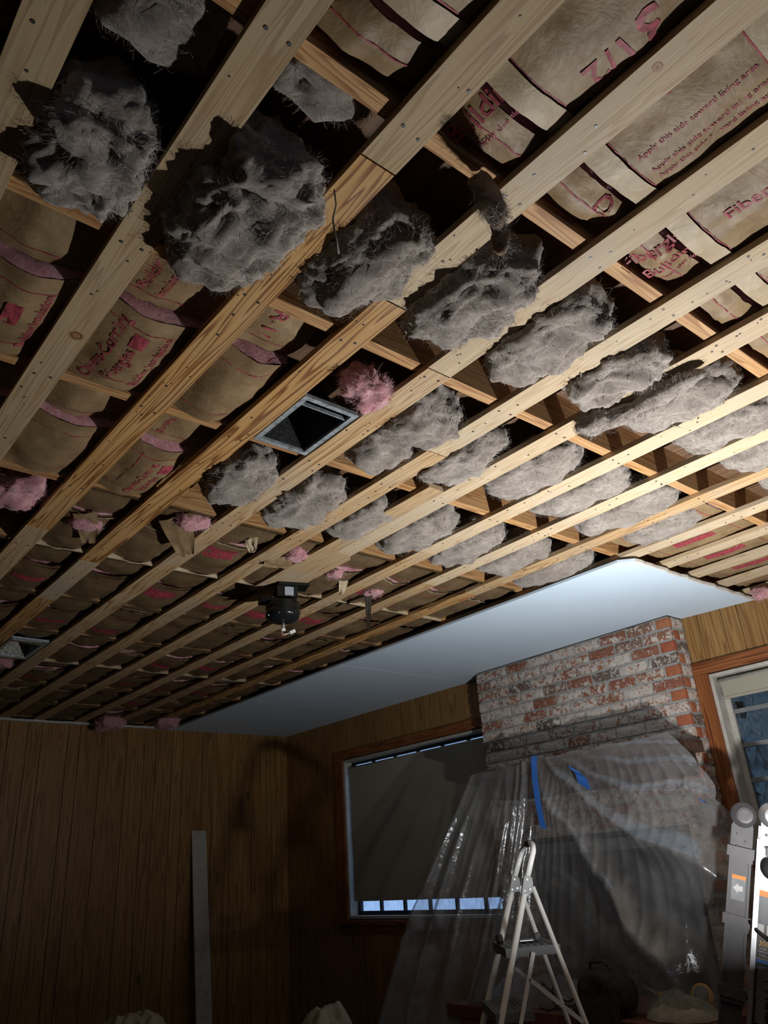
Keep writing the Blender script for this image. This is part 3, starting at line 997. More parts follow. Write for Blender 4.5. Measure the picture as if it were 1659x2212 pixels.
# brown paper and fibre rag hanging beside the near joist
rag = wool(0.950, 0.690, 0.034, 0.018, 1.160, 1.275, 171, amp=0.022, mat='rag', name='fibre_rag', label='brownish fibre rag dangling at the near joist, right of centre', group='hanging rags', strands=350, res=44)
rag2 = wool(1.000, 0.715, 0.009, 0.014, 1.120, 1.235, 172, amp=0.012, mat='rag', name='fibre_rag', label='thin brownish strand of fibre hanging below the fourth strip', group='hanging rags', strands=120, res=30)
st = MB().tube([(0.715, 0.895, 1.268), (0.722, 0.90, 1.235), (0.718, 0.908, 1.20), (0.728, 0.915, 1.165), (0.742, 0.925, 1.135)], [0.002, 0.0018, 0.0022, 0.0026, 0.003], 6).build('fibre_string', M['wool_strand'], None, True)
tag(st, 'thin grey string of fibre dangling below the third strip', 'insulation', 'hanging rags')

# torn pieces of paper facing that hang down
def flap(pts, label, curl=0.02, seed=0, mat='kraft'):
    """pts: four corners a,b (attached) c,d (free)"""
    a, b, c, d = [np.array(q) for q in pts]
    n = 12
    G = np.zeros((n, n, 3))
    for i in range(n):
        for j in range(n):
            u, v = i / (n - 1), j / (n - 1)
            q = (a * (1 - u) + b * u) * (1 - v) + (d * (1 - u) + c * u) * v
            q = q + np.array([0.5, 0.6, -0.3]) * curl * math.sin(math.pi * v) + np.array([0.3, 0.2, 1]) * 0.012 * (float(vnoise(np.array([u * 4, v * 4, seed * 3.7]), seed)) - 0.5)
            q = q + (np.array([1, 0.4, 0.3]) * 0.014 * (float(vnoise(np.array([u * 9, 2.2, seed])) - 0.5) * v))
            G[i, j] = q
    H = G + np.array([0.0008, 0.0008, 0.0012])
    m = MB().grid(G)
    m.grid(H[::-1])
    o = m.build('torn_paper_flap', M[mat], None, True)
    return tag(o, label, 'paper', 'torn flaps of paper facing')
flap([(1.12, 2.60, 1.285), (1.20, 2.47, 1.288), (1.325, 2.70, 1.225), (1.29, 2.75, 1.22)], 'large dark flap of torn paper hanging below the fourth gap', 0.02, 1)
flap([(0.83, 2.72, 1.292), (0.90, 2.66, 1.292), (0.98, 2.85, 1.252), (0.93, 2.87, 1.252)], 'ragged torn paper flap at lower left with a hole behind', 0.015, 2)
flap([(1.50, 2.60, 1.292), (1.54, 2.56, 1.292), (1.560, 2.63, 1.255), (1.550, 2.635, 1.255)], 'curled cone of torn paper between the fifth and sixth strips', 0.03, 3, 'kraft_pale')
flap([(2.36, 2.88, 1.292), (2.40, 2.86, 1.292), (2.395, 2.90, 1.10), (2.385, 2.905, 1.10)], 'thin dark shred of paper dangling right of the fan motor', 0.01, 4, 'bag_cloth')
flap([(2.14, 2.80, 1.292), (2.19, 2.79, 1.292), (2.185, 2.84, 1.235), (2.165, 2.845, 1.235)], 'small curled paper scrap on the plank edge beside the fan', 0.02, 5, 'kraft_pale')
flap([(1.66, 2.68, 1.296), (1.80, 2.66, 1.296), (1.80, 2.74, 1.262), (1.68, 2.76, 1.262)], 'crumpled paper flap below the pink tuft by the plank', 0.02, 6)
rg = random.Random(12)
for jb in range(7, 12):
    for g in (4, 5, 6, 7, 8, 9):
        if rg.random() < 0.38:
            a, c = gapx(g)
            ya = JY[jb] + rg.choice([0.02, 0.20])
            w0 = rg.uniform(0.08, 0.18)
            xa = a + 0.01
            xb = min(c - 0.01, xa + w0)
            flap([(xa, ya + 0.02, 1.300), (xb, ya + 0.02, 1.300), (xb, ya - 0.03, 1.268 + rg.uniform(-.008, .008)), (xa + 0.02, ya - 0.02, 1.272)],
                 'pale curled paper edge, %s joist bay, %s' % (ORD[jb], NUM[g]), 0.008, jb * 13 + g, 'kraft_pale')

# ------------------------------------------------------------------ register boots in the ceiling
def register(x0, x1, y0, y1, label, liner):
    z = ZS + 0.004
    r = empty('register_box', ((x0 + x1) / 2, (y0 + y1) / 2, z), label, 'duct')
    t = 0.017
    fm = MB()
    fm.box(x0, x0 + t, y0, y1, z, z + 0.012).box(x1 - t, x1, y0, y1, z, z + 0.012).box(x0 + t, x1 - t, y0, y0 + t, z, z + 0.012).box(x0 + t, x1 - t, y1 - t, y1, z, z + 0.012)
    fm.build('flange', M['galv'], r)
    xc, yc = (x0 + x1) / 2, (y0 + y1) / 2
    a = [(x0 + t, y0 + t), (x1 - t, y0 + t), (x1 - t, y1 - t), (x0 + t, y1 - t)]
    bq = [(xc - 0.06, yc - 0.02), (xc + 0.06, yc - 0.02), (xc + 0.06, yc + 0.10), (xc - 0.06, yc + 0.10)]
    zt = ZJ + JH - 0.012
    for i in range(4):
        j = (i + 1) % 4
        q = [(*a[i], z + 0.01), (*a[j], z + 0.01), (*bq[j], zt), (*bq[i], zt)]
        cen = np.array([xc, yc, z + 0.05])
        qo = [tuple(np.array(p) + (np.array(p) - cen) * np.array([0.02, 0.01, 0])) for p in q]
        m = MB()
        m.hexa([q[0], q[1], qo[1], qo[0], q[3], q[2], qo[2], qo[3]])
        m.build('boot_side', M[liner] if i == 2 else M['duct_dark'], r)
    MB().box(xc - 0.061, xc + 0.061, yc - 0.021, yc + 0.101, zt, zt + 0.006).build('boot_top', M['duct_dark'], r)
    MB().box(x0 + t, x1 - t, y0 + t + 0.03, y0 + t + 0.034, z + 0.004, z + 0.016).build('edge_lip', M['galv'], r)
    return r
g4 = gapx(4)
register(g4[0] + 0.012, g4[1] - 0.004, 1.565, 1.860, 'galvanised register box open between the fourth and fifth strips', 'duct_dark')
register(g4[0] + 0.012, g4[1] - 0.004, 4.40, 4.80, 'far register box with speckled lining at the left edge', 'duct_liner_pale')

# ------------------------------------------------------------------ ceiling fan motor without blades
fx, fy = 1.925, 2.968
fan = empty('ceiling_fan', (fx, fy, 1.06), 'black ceiling fan motor without blades hanging from the plank', 'fan')
def rb(cx, cy, hx, hy, z0, z1, a):
    ca, sa = math.cos(a), math.sin(a)
    P = [(cx + sx * hx * ca - sy * hy * sa, cy + sx * hx * sa + sy * hy * ca) for sx, sy in ((-1, -1), (1, -1), (1, 1), (-1, 1))]
    return P, z0, z1
A_ = -0.35
MB().prism(*rb(fx + 0.035, fy - 0.03, 0.075, 0.045, 1.262, 1.274, A_)).build('mounting_plate', M['black'], fan)
hb = MB().prism(*rb(fx + 0.01, fy - 0.01, 0.050, 0.045, 1.205, 1.262, A_)).build('bracket_box', M['black'], fan)
MB().obox((fx + 0.012 - 0.012, fy - 0.0575, 1.232), (0.020, -0.0073, 0), (0.0006, 0.0016, 0), (0, 0, 0.021)).build('sticker', M['sticker'], hb)
MB().prism(*rb(fx - 0.025, fy + 0.01, 0.085, 0.040, 1.186, 1.204, A_)).build('lower_bracket', M['black'], fan)
MB().lathe((fx, fy, 0), [(0.030, 1.190), (0.072, 1.188), (0.079, 1.185), (0.083, 1.178), (0.083, 1.156), (0.0805, 1.153), (0.083, 1.150), (0.083, 1.126), (0.080, 1.118), (0.077, 1.116), (0.073, 1.106), (0.060, 1.102), (0.058, 1.098), (0.044, 1.095), (0.030, 1.090), (0.014, 1.088)], 36).build('motor_housing', M['black'], fan, True)
sm = MB()
for q in range(8):
    an = q * math.pi / 4
    sm.lathe((fx + 0.077 * math.cos(an), fy + 0.077 * math.sin(an), 1.118), [(0.004, -0.004), (0.004, 0.004)], 8, (math.cos(an), math.sin(an), 0))
sm.build('screws', M['alu'], fan)
MB().lathe((fx, fy, 0), [(0.008, 1.087), (0.008, 1.066), (0.012, 1.062), (0.012, 1.052)], 12).build('wire_sleeve', M['white_plastic'], fan, True)
MB().tube([(fx, fy, 1.054), (fx - 0.012, fy - 0.004, 1.040), (fx - 0.004, fy - 0.012, 1.030), (fx + 0.016, fy - 0.014, 1.036), (fx + 0.030, fy - 0.016, 1.044)], 0.0022, 6).build('white_wire', M['white_plastic'], fan, True)
MB().tube([(fx, fy, 1.052), (fx - 0.018, fy + 0.002, 1.036), (fx - 0.010, fy - 0.006, 1.024), (fx + 0.012, fy - 0.010, 1.032)], 0.0018, 6).build('red_wire', M['red_wire'], fan, True)
MB().obox((fx + 0.042, fy - 0.018, 1.048), (0.012, -0.004, 0.006), (0.003, 0.006, 0), (-0.003, 0, 0.006)).build('connector', M['white_plastic'], fan)

# ------------------------------------------------------------------ chimney breast: bricks one by one
XF = 4.175
CY0, CY1 = 2.262, 3.855
HZ = -0.71
chim = struct(MB().box(XF + 0.006, XW + 0.13, CY0 + 0.006, 2.42, HZ, ZS - 0.015).box(XF + 0.006, XW + 0.13, 3.55, CY1 - 0.006, HZ, ZS - 0.015).box(XF + 0.006, XW + 0.13, 2.42, 3.55, 0.12, ZS - 0.015).build('wall_chimney', M['mortar']))
def brick_mesh(L, H, D, seed, rough):
    # box with a subdivided, knocked-about front (facing -X) and slightly irregular outline
    nx, nz = 4, 3
    rs = np.random.RandomState(seed)
    V = []
    F = []
    for i in range(nx + 1):
        for j in range(nz + 1):
            edge = (i in (0, nx)) or (j in (0, nz))
            y = -L / 2 + L * i / nx + (rs.uniform(-.003, .003) if rough else 0)
            z = -H / 2 + H * j / nz + (rs.uniform(-.0025, .0025) if rough else 0)
            x = (0.004 if edge else 0.0) + (rs.uniform(-.004, .002) if rough else 0)
            V.append((x, y, z))
    id_ = lambda i, j: i * (nz + 1) + j
    for i in range(nx):
        for j in range(nz):
            F.append((id_(i, j), id_(i, j + 1), id_(i + 1, j + 1), id_(i + 1, j)))
    b0 = len(V)
    V += [(D, -L / 2, -H / 2), (D, L / 2, -H / 2), (D, L / 2, H / 2), (D, -L / 2, H / 2)]
    F.append(tuple([id_(i, 0) for i in range(nx + 1)] + [b0 + 1, b0]))
    F.append(tuple([id_(i, nz) for i in range(nx, -1, -1)] + [b0 + 3, b0 + 2]))
    F.append(tuple([id_(0, j) for j in range(nz, -1, -1)] + [b0, b0 + 3]))
    F.append(tuple([id_(nx, j) for j in range(nz + 1)] + [b0 + 2, b0 + 1]))
    F.append((b0, b0 + 1, b0 + 2, b0 + 3))
    me = bpy.data.meshes.new('brick')
    me.from_pydata(V, [], F)
    me.materials.append(M['brick'] if rough else M['brick_red'])
    me.update()
    return me
_bm = {}
def brick(y0, y1, zc, rough=True):
    L = round(y1 - y0, 3)
    key = (L, rng.randrange(4), rough)
    if key not in _bm:
        _bm[key] = brick_mesh(L, 0.0560, 0.03, len(_bm) + 5, rough)
    place('brick', _bm[key], None, (XF - rng.uniform(0.0, 0.003), (y0 + y1) / 2, zc), chim)
_sm = {}
def side_brick(x0, x1, zc, rough=True):
    key = (round(x1 - x0, 3), rng.randrange(3), rough)
    if key not in _sm:
        src = brick_mesh(key[0], 0.0560, 0.03, 60 + len(_sm), rough)
        for v in src.vertices:       # turn to face -Y
            vx, vy, vz = v.co
            v.co = (vy, vx, vz)
        src.flip_normals()
        _sm[key] = src
    place('brick', _sm[key], None, ((x0 + x1) / 2, CY0, zc), chim)
PITCH = 0.0708
zc = 1.226
row = 0
while zc > HZ:
    g = 0.0072
    open_ = zc < 0.15            # firebox opening
    if row % 2 == 0:
        edges = [CY0, CY0 + 0.098]
    else:
        edges = [CY0, CY0 + 0.199]
    while edges[-1] < CY1 - 0.13:
        edges.append(edges[-1] + 0.201)
    edges[-1] = CY1
    for i in range(len(edges) - 1):
        a, b2_ = edges[i], edges[i + 1]
        if b2_ - a < 0.04:
            continue
        if open_ and b2_ > 2.42 and a < 3.55:
            if a < 2.42 - 0.05:
                b2_ = 2.42
            elif b2_ > 3.55 + 0.05:
                a = 3.55
            else:
                continue
        head = (i == 0 and row % 2 == 0) or (i == len(edges) - 2 and b2_ - a < 0.13)
        brick(a + (0 if i == 0 else g), b2_ - (0 if i == len(edges) - 2 else g), zc, not head)
    if row % 2 == 0:
        side_brick(XF + 0.032, XW - 0.001, zc)
    else:
        side_brick(XF + 0.032, XF + 0.096, zc, False)
        side_brick(XF + 0.106, XW - 0.001, zc)
    zc -= PITCH
    row += 1
# firebox
fb = MB().box(XF + 0.35, XF + 0.37, 2.42, 3.55, HZ, 0.12).box(XF + 0.04, XF + 0.37, 2.40, 2.42, HZ, 0.12).box(XF + 0.04, XF + 0.37, 3.55, 3.57, HZ, 0.12).box(XF + 0.01, XF + 0.37, 2.40, 3.57, 0.10, 0.12)
struct(fb.build('wall_firebox', M['soot']))
ins = empty('fireplace_screen', (XF + 0.02, 2.98, HZ), 'dark fireplace screen behind the plastic sheeting', 'screen')
MB().box(XF + 0.012, XF + 0.032, 2.44, 3.53, HZ + 0.005, 0.085).build('screen_panel', M['black'], ins)
MB().box(XF + 0.000, XF + 0.012, 2.44, 3.53, 0.02, 0.085).box(XF, XF + 0.012, 2.44, 2.48, HZ + 0.005, 0.02).box(XF, XF + 0.012, 3.49, 3.53, HZ + 0.005, 0.02).build('screen_frame', M['grey_plastic'], ins)
# mantel shelf
man = empty('mantel_shelf', (3.98, 2.93, 0.44), 'dark wooden mantel shelf on the brick chimney under the plastic', 'mantel')
MB().box(3.805, XF - 0.004, 2.225, 3.640, 0.475, 0.535).build('shelf', M['mantel'], man)
MB().box(3.86, XF - 0.004, 2.28, 3.585, 0.36, 0.474).build('beam', M['mantel'], man)
# raised hearth: brick base, slab
hearth = empty('hearth', (3.85, 3.0, FL), 'raised brick hearth below the fireplace under plastic sheeting', 'hearth')
HX0, HY0, HY1 = 3.53, 2.16, 3.80
MB().box(HX0 + 0.02, XF - 0.003, HY0 + 0.02, HY1 - 0.02, FL + 0.001, HZ - 0.062).build('core', M['mortar'], hearth)
zc = HZ - 0.03
row = 0
_hm = bpy.data.meshes.new('brick')
_hb = MB().box(-0.02, 0.02, -0.097, 0.097, -0.029, 0.029)
_hm.from_pydata(_hb.v, [], _hb.f)
_hm.materials.append(M['hearth_brick'])
_hm2 = bpy.data.meshes.new('brick')
_hb = MB().box(-0.045, 0.045, -0.02, 0.02, -0.029, 0.029)
_hm2.from_pydata(_hb.v, [], _hb.f)
_hm2.materials.append(M['hearth_brick'])
while zc > FL + 0.2:
    yy = HY0 + 0.099 + (0.1 if row % 2 else 0)
    while yy < HY1 - 0.09:
        place('brick', _hm, None, (HX0 + 0.02, yy, zc), hearth)
        yy += 0.203
    xx = HX0 + 0.09
    while xx < XF - 0.05:
        place('brick', _hm2, None, (xx, HY1 - 0.02, zc), hearth)
        xx += 0.1
    zc -= 0.068
    row += 1
tp = MB()
tp.box(HX0 + 0.041, XF - 0.003, HY0 + 0.02, HY1 - 0.041, HZ - 0.06, HZ - 0.002)
tp.build('top_slab', M['hearth_brick'], hearth)

# ------------------------------------------------------------------ windows
def window(n, W, mull, casing_left=True):
    y0, y1, z0, z1 = W
    w = struct(empty('window_%d' % n, (XW + 0.06, (y0 + y1) / 2, z0)))
    j = MB()
    j.box(XW + 0.0, XW + 0.125, y0, y0 + 0.02, z0, z1).box(XW + 0.0, XW + 0.125, y1 - 0.02, y1, z0, z1).box(XW + 0.0, XW + 0.125, y0 + 0.02, y1 - 0.02, z1 - 0.02, z1).box(XW + 0.0, XW + 0.125, y0 + 0.02, y1 - 0.02, z0, z0 + 0.02)
    j.build('jamb', M['paint_white'], w)
    return w
w1 = window(1, WL, None)
cas = 0.085
MB().box(XW - 0.018, XW + 0.004, WL[1], WL[1] + cas + 0.03, WL[2] - 0.02, WL[3] + 0.005).build('casing', M['casing'], w1)
MB().box(XW - 0.018, XW + 0.004, 3.858, WL[1] + cas + 0.03, WL[3] + 0.006, WL[3] + 0.075).build('casing_head', M['casing_h'], w1)
MB().box(XW - 0.045, XW + 0.02, 3.858, WL[1] + cas + 0.04, WL[2] - 0.035, WL[2] - 0.008).build('sill', M['casing_h'], w1)
MB().box(XW - 0.012, XW + 0.004, 3.858, WL[1] + cas + 0.02, WL[2] - 0.10, WL[2] - 0.036).build('apron', M['casing_h'], w1)
mu = MB()
ys = np.linspace(WL[0] + 0.02, WL[1] - 0.02, 7)
zs = np.linspace(WL[2] + 0.02, WL[3] - 0.02, 5)
def bars(p, ys, zs, x, tw, mat):
    for yy in ys[1:-1]:
        MB().box(x - 0.012, x + 0.012, yy - tw, yy + tw, zs[0], zs[-1]).build('muntin', mat, p)
    for zz in zs[1:-1]:
        MB().box(x - 0.011, x + 0.011, ys[0], ys[-1], zz - tw, zz + tw).build('muntin', mat, p)
sash = MB()
sash.box(XW + 0.085, XW + 0.115, ys[0], ys[-1], zs[0], zs[0] + 0.03).box(XW + 0.085, XW + 0.115, ys[0], ys[-1], zs[-1] - 0.02, zs[-1]).box(XW + 0.085, XW + 0.115, ys[0], ys[0] + 0.03, zs[0], zs[-1]).box(XW + 0.085, XW + 0.115, ys[-1] - 0.03, ys[-1], zs[0], zs[-1])
sash.build('sash', M['muntin'], w1)
bars(w1, ys, zs, XW + 0.1, 0.011, M['muntin'])
pm = None
for a, b_ in zip(ys[:-1], ys[1:]):
    for c, d in zip(zs[:-1], zs[1:]):
        MB().box(XW + 0.099, XW + 0.102, a + 0.011, b_ - 0.011, c + 0.011, d - 0.011).build('pane', M['glass'], w1)
# roller blind pulled down over it
bl = empty('roller_blind', (XW + 0.02, 4.82, -0.218), 'beige roller blind pulled down over the window left of the chimney', 'blind')
G = np.zeros((40, 14, 3))
for i in range(40):
    for j in range(14):
        yy = 3.935 + (5.66 - 3.935) * i / 39
        zz = -0.200 + (0.836 + 0.200) * j / 13
        G[i, j] = (XW + 0.022 + 0.004 * math.sin(yy * 3.0) * (1 - j / 13) + 0.0025 * math.sin(zz * 14), yy, zz)
MB().grid(G).grid((G + np.array([0.002, 0, 0]))[::-1]).build('fabric', M['cloth_shade'], bl, True)
MB().box(XW + 0.016, XW + 0.030, 3.935, 5.66, -0.218, -0.194).build('hem_bar', M['cloth_shade'], bl)
MB().tube([(XW + 0.032, 3.935, 0.840), (XW + 0.032, 5.68, 0.840)], 0.009, 10).build('roller', M['paint_white'], bl, True)

w2 = window(2, WR, None)
MB().box(XW - 0.020, XW + 0.004, WR[1], CY0 - 0.002, WR[2] - 0.02, WR[3] + 0.005).build('casing', M['casing'], w2)
MB().box(XW - 0.020, XW + 0.004, WR[0] - 0.08, CY0 - 0.002, WR[3] + 0.006, WR[3] + 0.075).build('casing_head', M['casing_h'], w2)
MB().box(XW - 0.045, XW + 0.02, WR[0] - 0.09, CY0 - 0.002, WR[2] - 0.035, WR[2] - 0.008).build('sill', M['casing_h'], w2)
zs2 = np.linspace(WR[2] + 0.02, WR[3] - 0.03, 8)
ys2 = np.array([WR[0] + 0.02, 1.50, WR[1] - 0.02])
for yy in (WR[0] + 0.035, 1.50, WR[1] - 0.035):
    MB().box(XW + 0.080, XW + 0.115, yy - 0.015, yy + 0.015, zs2[0], zs2[-1]).build('stile', M['paint_white'], w2)
for zz in zs2:
    MB().box(XW + 0.084, XW + 0.112, ys2[0] + 0.03, ys2[-1] - 0.03, zz - 0.012, zz + 0.012).build('rail', M['grey_hinge'], w2)
for c, d in zip(zs2[:-1], zs2[1:]):
    for a, b_ in ((ys2[0] + 0.03, ys2[1] - 0.015), (ys2[1] + 0.015, ys2[2] - 0.03)):
        MB().hexa([(XW + 0.094, a, c + 0.012), (XW + 0.099, a, c + 0.012), (XW + 0.099, b_, c + 0.012), (XW + 0.094, b_, c + 0.012),
                   (XW + 0.100, a, d - 0.012), (XW + 0.105, a, d - 0.012), (XW + 0.105, b_, d - 0.012), (XW + 0.100, b_, d - 0.012)]).build('pane', M['glass_rippled'], w2)
bl2 = empty('roller_blind', (XW + 0.03, 1.51, 0.76), 'rolled-up beige roller blind at the top of the right window', 'blind')
MB().tube([(XW + 0.035, 0.885, 0.850), (XW + 0.035, 2.140, 0.850)], 0.024, 16).build('roller', M['paint_white'], bl2, True)
MB().box(XW + 0.010, XW + 0.014, 0.90, 2.125, 0.765, 0.850).build('fabric', M['cloth_shade'], bl2)
MB().box(XW + 0.006, XW + 0.018, 0.90, 2.125, 0.752, 0.766).build('hem_bar', M['cloth_shade'], bl2)
# window behind the camera
w3 = struct(empty('window_3', (1.2, YB - 0.06, -0.25)))
MB().box(0.4, 0.43, YB - 0.1, YB, -0.25, 0.95).box(1.97, 2.0, YB - 0.1, YB, -0.25, 0.95).box(1.185, 1.215, YB - 0.1, YB, -0.22, 0.92).box(0.43, 1.97, YB - 0.1, YB, 0.92, 0.95).box(0.43, 1.97, YB - 0.1, YB, -0.25, -0.22).build('sash', M['paint_white'], w3)
MB().box(0.43, 1.185, YB - 0.06, YB - 0.055, -0.22, 0.92).build('pane', M['glass'], w3)
MB().box(1.215, 1.97, YB - 0.06, YB - 0.055, -0.22, 0.92).build('pane', M['glass'], w3)

# outdoors: ground and dark trees beyond the right window
struct(MB().box(XW + 0.4, 40, -14, 22, FL - 0.5, FL - 0.4).build('ground_outside', M['ground_out']))
def tree(x, y, h, r, seed, label):
    t = empty('tree', (x, y, FL - 0.4), label, 'tree', 'dark trees outside the right window')
    MB().tube([(x, y, FL - 0.4), (x + 0.05, y, FL + h * 0.4), (x - 0.05, y + 0.1, FL + h)], [0.16, 0.12, 0.05], 10).build('trunk', M['bark'], t, True)
    rs = np.random.RandomState(seed)
    n = 900
    C = np.clip(rs.normal(size=(n, 3)), -2, 2) * np.array([r, r, h * 0.28]) * 0.5 + np.array([x, y, FL + h * 0.62])
    m = MB()
    for c in C:
        a = rs.normal(size=3) * 0.10
        b_ = rs.normal(size=3) * 0.10
        m.add([c, c + a, c + a + b_, c + b_], [(0, 1, 2, 3)])
    f = m.build('foliage', M['foliage'], t)
    f['kind'] = 'stuff'
tree(7.4, 1.6, 4.2, 1.2, 1, 'dark leafy tree seen through the left side of the right window')
tree(10.6, 6.6, 5.6, 1.2, 2, 'dark tree farther off behind the right window panes')

# ------------------------------------------------------------------ plastic sheeting over the fireplace
def lerp_pts(ctrl, u):
    us = [c[0] for c in ctrl]
    return np.array([np.interp(u, us, [c[1][k] for c in ctrl]) for k in range(3)]).T
NU, NV = 220, 70
U = np.linspace(0, 1, NU)
V_ = np.linspace(0, 1, NV)
top = lerp_pts([(0, (3.795, 3.650, 0.520)), (0.5, (3.792, 2.95, 0.545)), (1, (3.795, 2.205, 0.552))], U)
top[:, 2] += 0.008 * np.sin(U * 40) * np.sin(U * 7)
bot = lerp_pts([(0, (3.36, 4.38, -1.19)), (0.10, (3.42, 4.05, -1.19)), (0.20, (3.46, 3.86, -1.18)), (0.30, (3.60, 3.62, -0.695)), (0.55, (3.64, 3.05, -0.690)), (0.8, (3.66, 2.50, -0.690)), (0.92, (3.76, 2.18, -0.66)), (1, (3.86, 1.92, -0.62))], U)
midp = lerp_pts([(0, (3.56, 4.00, -0.32)), (0.15, (3.66, 3.72, -0.25)), (0.3, (3.72, 3.42, -0.12)), (0.55, (3.74, 2.98, -0.05)), (0.8, (3.72, 2.42, 0.0)), (0.93, (3.77, 2.10, 0.10)), (1, (3.82, 1.965, 0.10))], U)
W_ = np.zeros((NU, NV, 3))
for j, v in enumerate(V_):
    # quadratic through top, mid, bottom
    W_[:, j] = top * (1 - v) * (1 - 2 * v) + midp * 4 * v * (1 - v) + bot * v * (2 * v - 1)
UU, VV = np.meshgrid(U, V_, indexing='ij')
fan_a = np.arctan2(VV * 1.15 + 0.10, UU - 0.40)
wgt = 1 / (1 + np.exp(-(UU - 0.33) * 22))
ph = (1 - wgt) * (UU * 26 + 1.5 * VV * UU) + wgt * (-fan_a * 8.5 + 9) + 1.6 * fbm(np.stack([UU * 5, VV * 2.2, UU * 0], -1), 5, 2)
cell = np.floor(ph / 2.0)
ridge = 1 - 2 * np.abs((ph / 2.0) % 1.0 - 0.5)
ridge = ridge ** 2.6 * (0.25 + 1.1 * _h(cell.astype(np.int64), cell.astype(np.int64) * 0, cell.astype(np.int64) * 0, 3))
ph2 = UU * 60 + 3 * fbm(np.stack([UU * 9, VV * 2, UU * 0 + 4], -1), 9, 2) - 4 * VV * (UU - 0.6)
r2 = (1 - 2 * np.abs((ph2 / 2.0) % 1.0 - 0.5)) ** 3
amp_ = (0.010 + 0.075 * np.minimum(VV * 1.6, 1.0)) * (0.5 + 0.9 * fbm(np.stack([UU * 6, VV * 2, UU * 0 + 9], -1), 12, 2))
disp = amp_ * ridge + 0.010 * r2 * np.minimum(VV * 4, 1) * (1 - 0.5 * VV) + 0.012 * (fbm(np.stack([UU * 30, VV * 12, UU * 0], -1), 21, 3) - 0.5) * np.minimum(VV * 3, 1)
W_[..., 0] -= disp
W_[..., 1] += 0.25 * disp * np.sin(ph * 0.7)
sheet = empty('plastic_sheet', (3.7, 3.0, FL), 'clear plastic sheeting draped over the mantel and fireplace', 'plastic sheet')
MB().grid(W_).build('drape', M['plastic'], sheet, True)
# part that lies on the mantel and runs to the wall
n1, n2 = 120, 10
G = np.zeros((n1, n2, 3))
for i in range(n1):
    u = i / (n1 - 1)
    t0 = top[int(u * (NU - 1))]
    for j in range(n2):
        v = j / (n2 - 1)
        back = np.array([4.165, 3.62 - u * 1.38, 0.552 + 0.02 * math.sin(u * 23) * math.sin(u * 9)])
        q = t0 * (1 - v) + back * v
        q[2] = max(q[2], 0.541) if v > 0.05 else q[2]
        q[2] += 0.018 * v * float(vnoise(np.array([u * 18, v * 3, 1.0]), 3))
        G[i, j] = q
MB().grid(G).build('top_fold', M['plastic'], sheet, True)
# blue tape holding it
def ribbon(pts, w, name, label, axis=(0, 1, 0.2)):
    m = MB()
    ax = Vector(axis).normalized() * w
    pts = [Vector(p) for p in pts]
    A = np.array([[tuple(p - ax), tuple(p + ax)] for p in pts])
    m.grid(A)
    m.grid((A + np.array([0.001, 0, 0]))[::-1])
    return tag(m.build(name, M['tape'], None, True), label, 'tape', 'blue painter tape on the plastic')
ribbon([(3.800, 3.105, 0.565), (3.775, 3.10, 0.530), (3.745, 3.085, 0.43), (3.712, 3.06, 0.31), (3.690, 3.035, 0.20), (3.682, 3.02, 0.155)], 0.021, 'tape_strip', 'long strip of blue tape hanging down the plastic sheeting')
ribbon([(3.755, 2.81, 0.455), (3.735, 2.77, 0.425), (3.74, 2.755, 0.41), (3.73, 2.74, 0.385), (3.735, 2.735, 0.345)], 0.046, 'tape_strip', 'crumpled piece of blue tape at the top middle of the plastic', (0.1, 0.9, 0.5))
ribbon([(3.755, 2.085, 0.215), (3.750, 2.065, 0.200), (3.755, 2.05, 0.19)], 0.012, 'tape_strip', 'small scrap of blue tape at the right end of the plastic', (0.1, 0.9, 0.4))

# bunched plastic on the hearth
def heap(cx, cy, rx, ry, z0, h, seed, mat, name, label, cat, rough=0.35, res=60, group=None):
    n = res
    G = np.zeros((n, n, 3))
    us = np.linspace(-1, 1, n)
    X, Y = np.meshgrid(us, us, indexing='ij')
    R = np.sqrt(X ** 2 + Y ** 2)
    ang = np.arctan2(Y, X)
    nn = fbm(np.stack([X * 2.2, Y * 2.2, X * 0 + seed], -1), seed, 4)
    fold = 1 - 2 * np.abs(fbm(np.stack([X * 4 + nn, Y * 4 - nn, X * 0 + seed * 2], -1), seed + 4, 3) - 0.5)
    sx = X * np.sqrt(1 - Y ** 2 / 2)
    sy = Y * np.sqrt(1 - X ** 2 / 2)
    rr = np.sqrt(sx ** 2 + sy ** 2)
    Z = h * np.maximum(0, 1 - rr ** 2) ** 0.7 * (0.6 + rough * 2 * (nn - 0.3) + rough * (fold - 0.6))
    edge = (0.9 + 0.3 * (fbm(np.stack([np.cos(ang) * 2, np.sin(ang) * 2, ang * 0 + seed], -1), seed, 2) - 0.5))
    G = np.stack([cx + sx * rx * edge, cy + sy * ry * edge, z0 + np.maximum(Z, 0.001)], -1)
    return tag(MB().grid(G).build(name, mat, None, True), label, cat, group)
heap(3.80, 3.30, 0.24, 0.42, HZ, 0.15, 5, M['plastic'], 'plastic_bundle', 'bunched milky plastic lying on the left part of the hearth', 'plastic sheet')
heap(3.72, 2.40, 0.15, 0.20, HZ, 0.12, 8, M['canvas'], 'cloth_bundle', 'pale crumpled rag on the hearth below the tool bag', 'cloth')
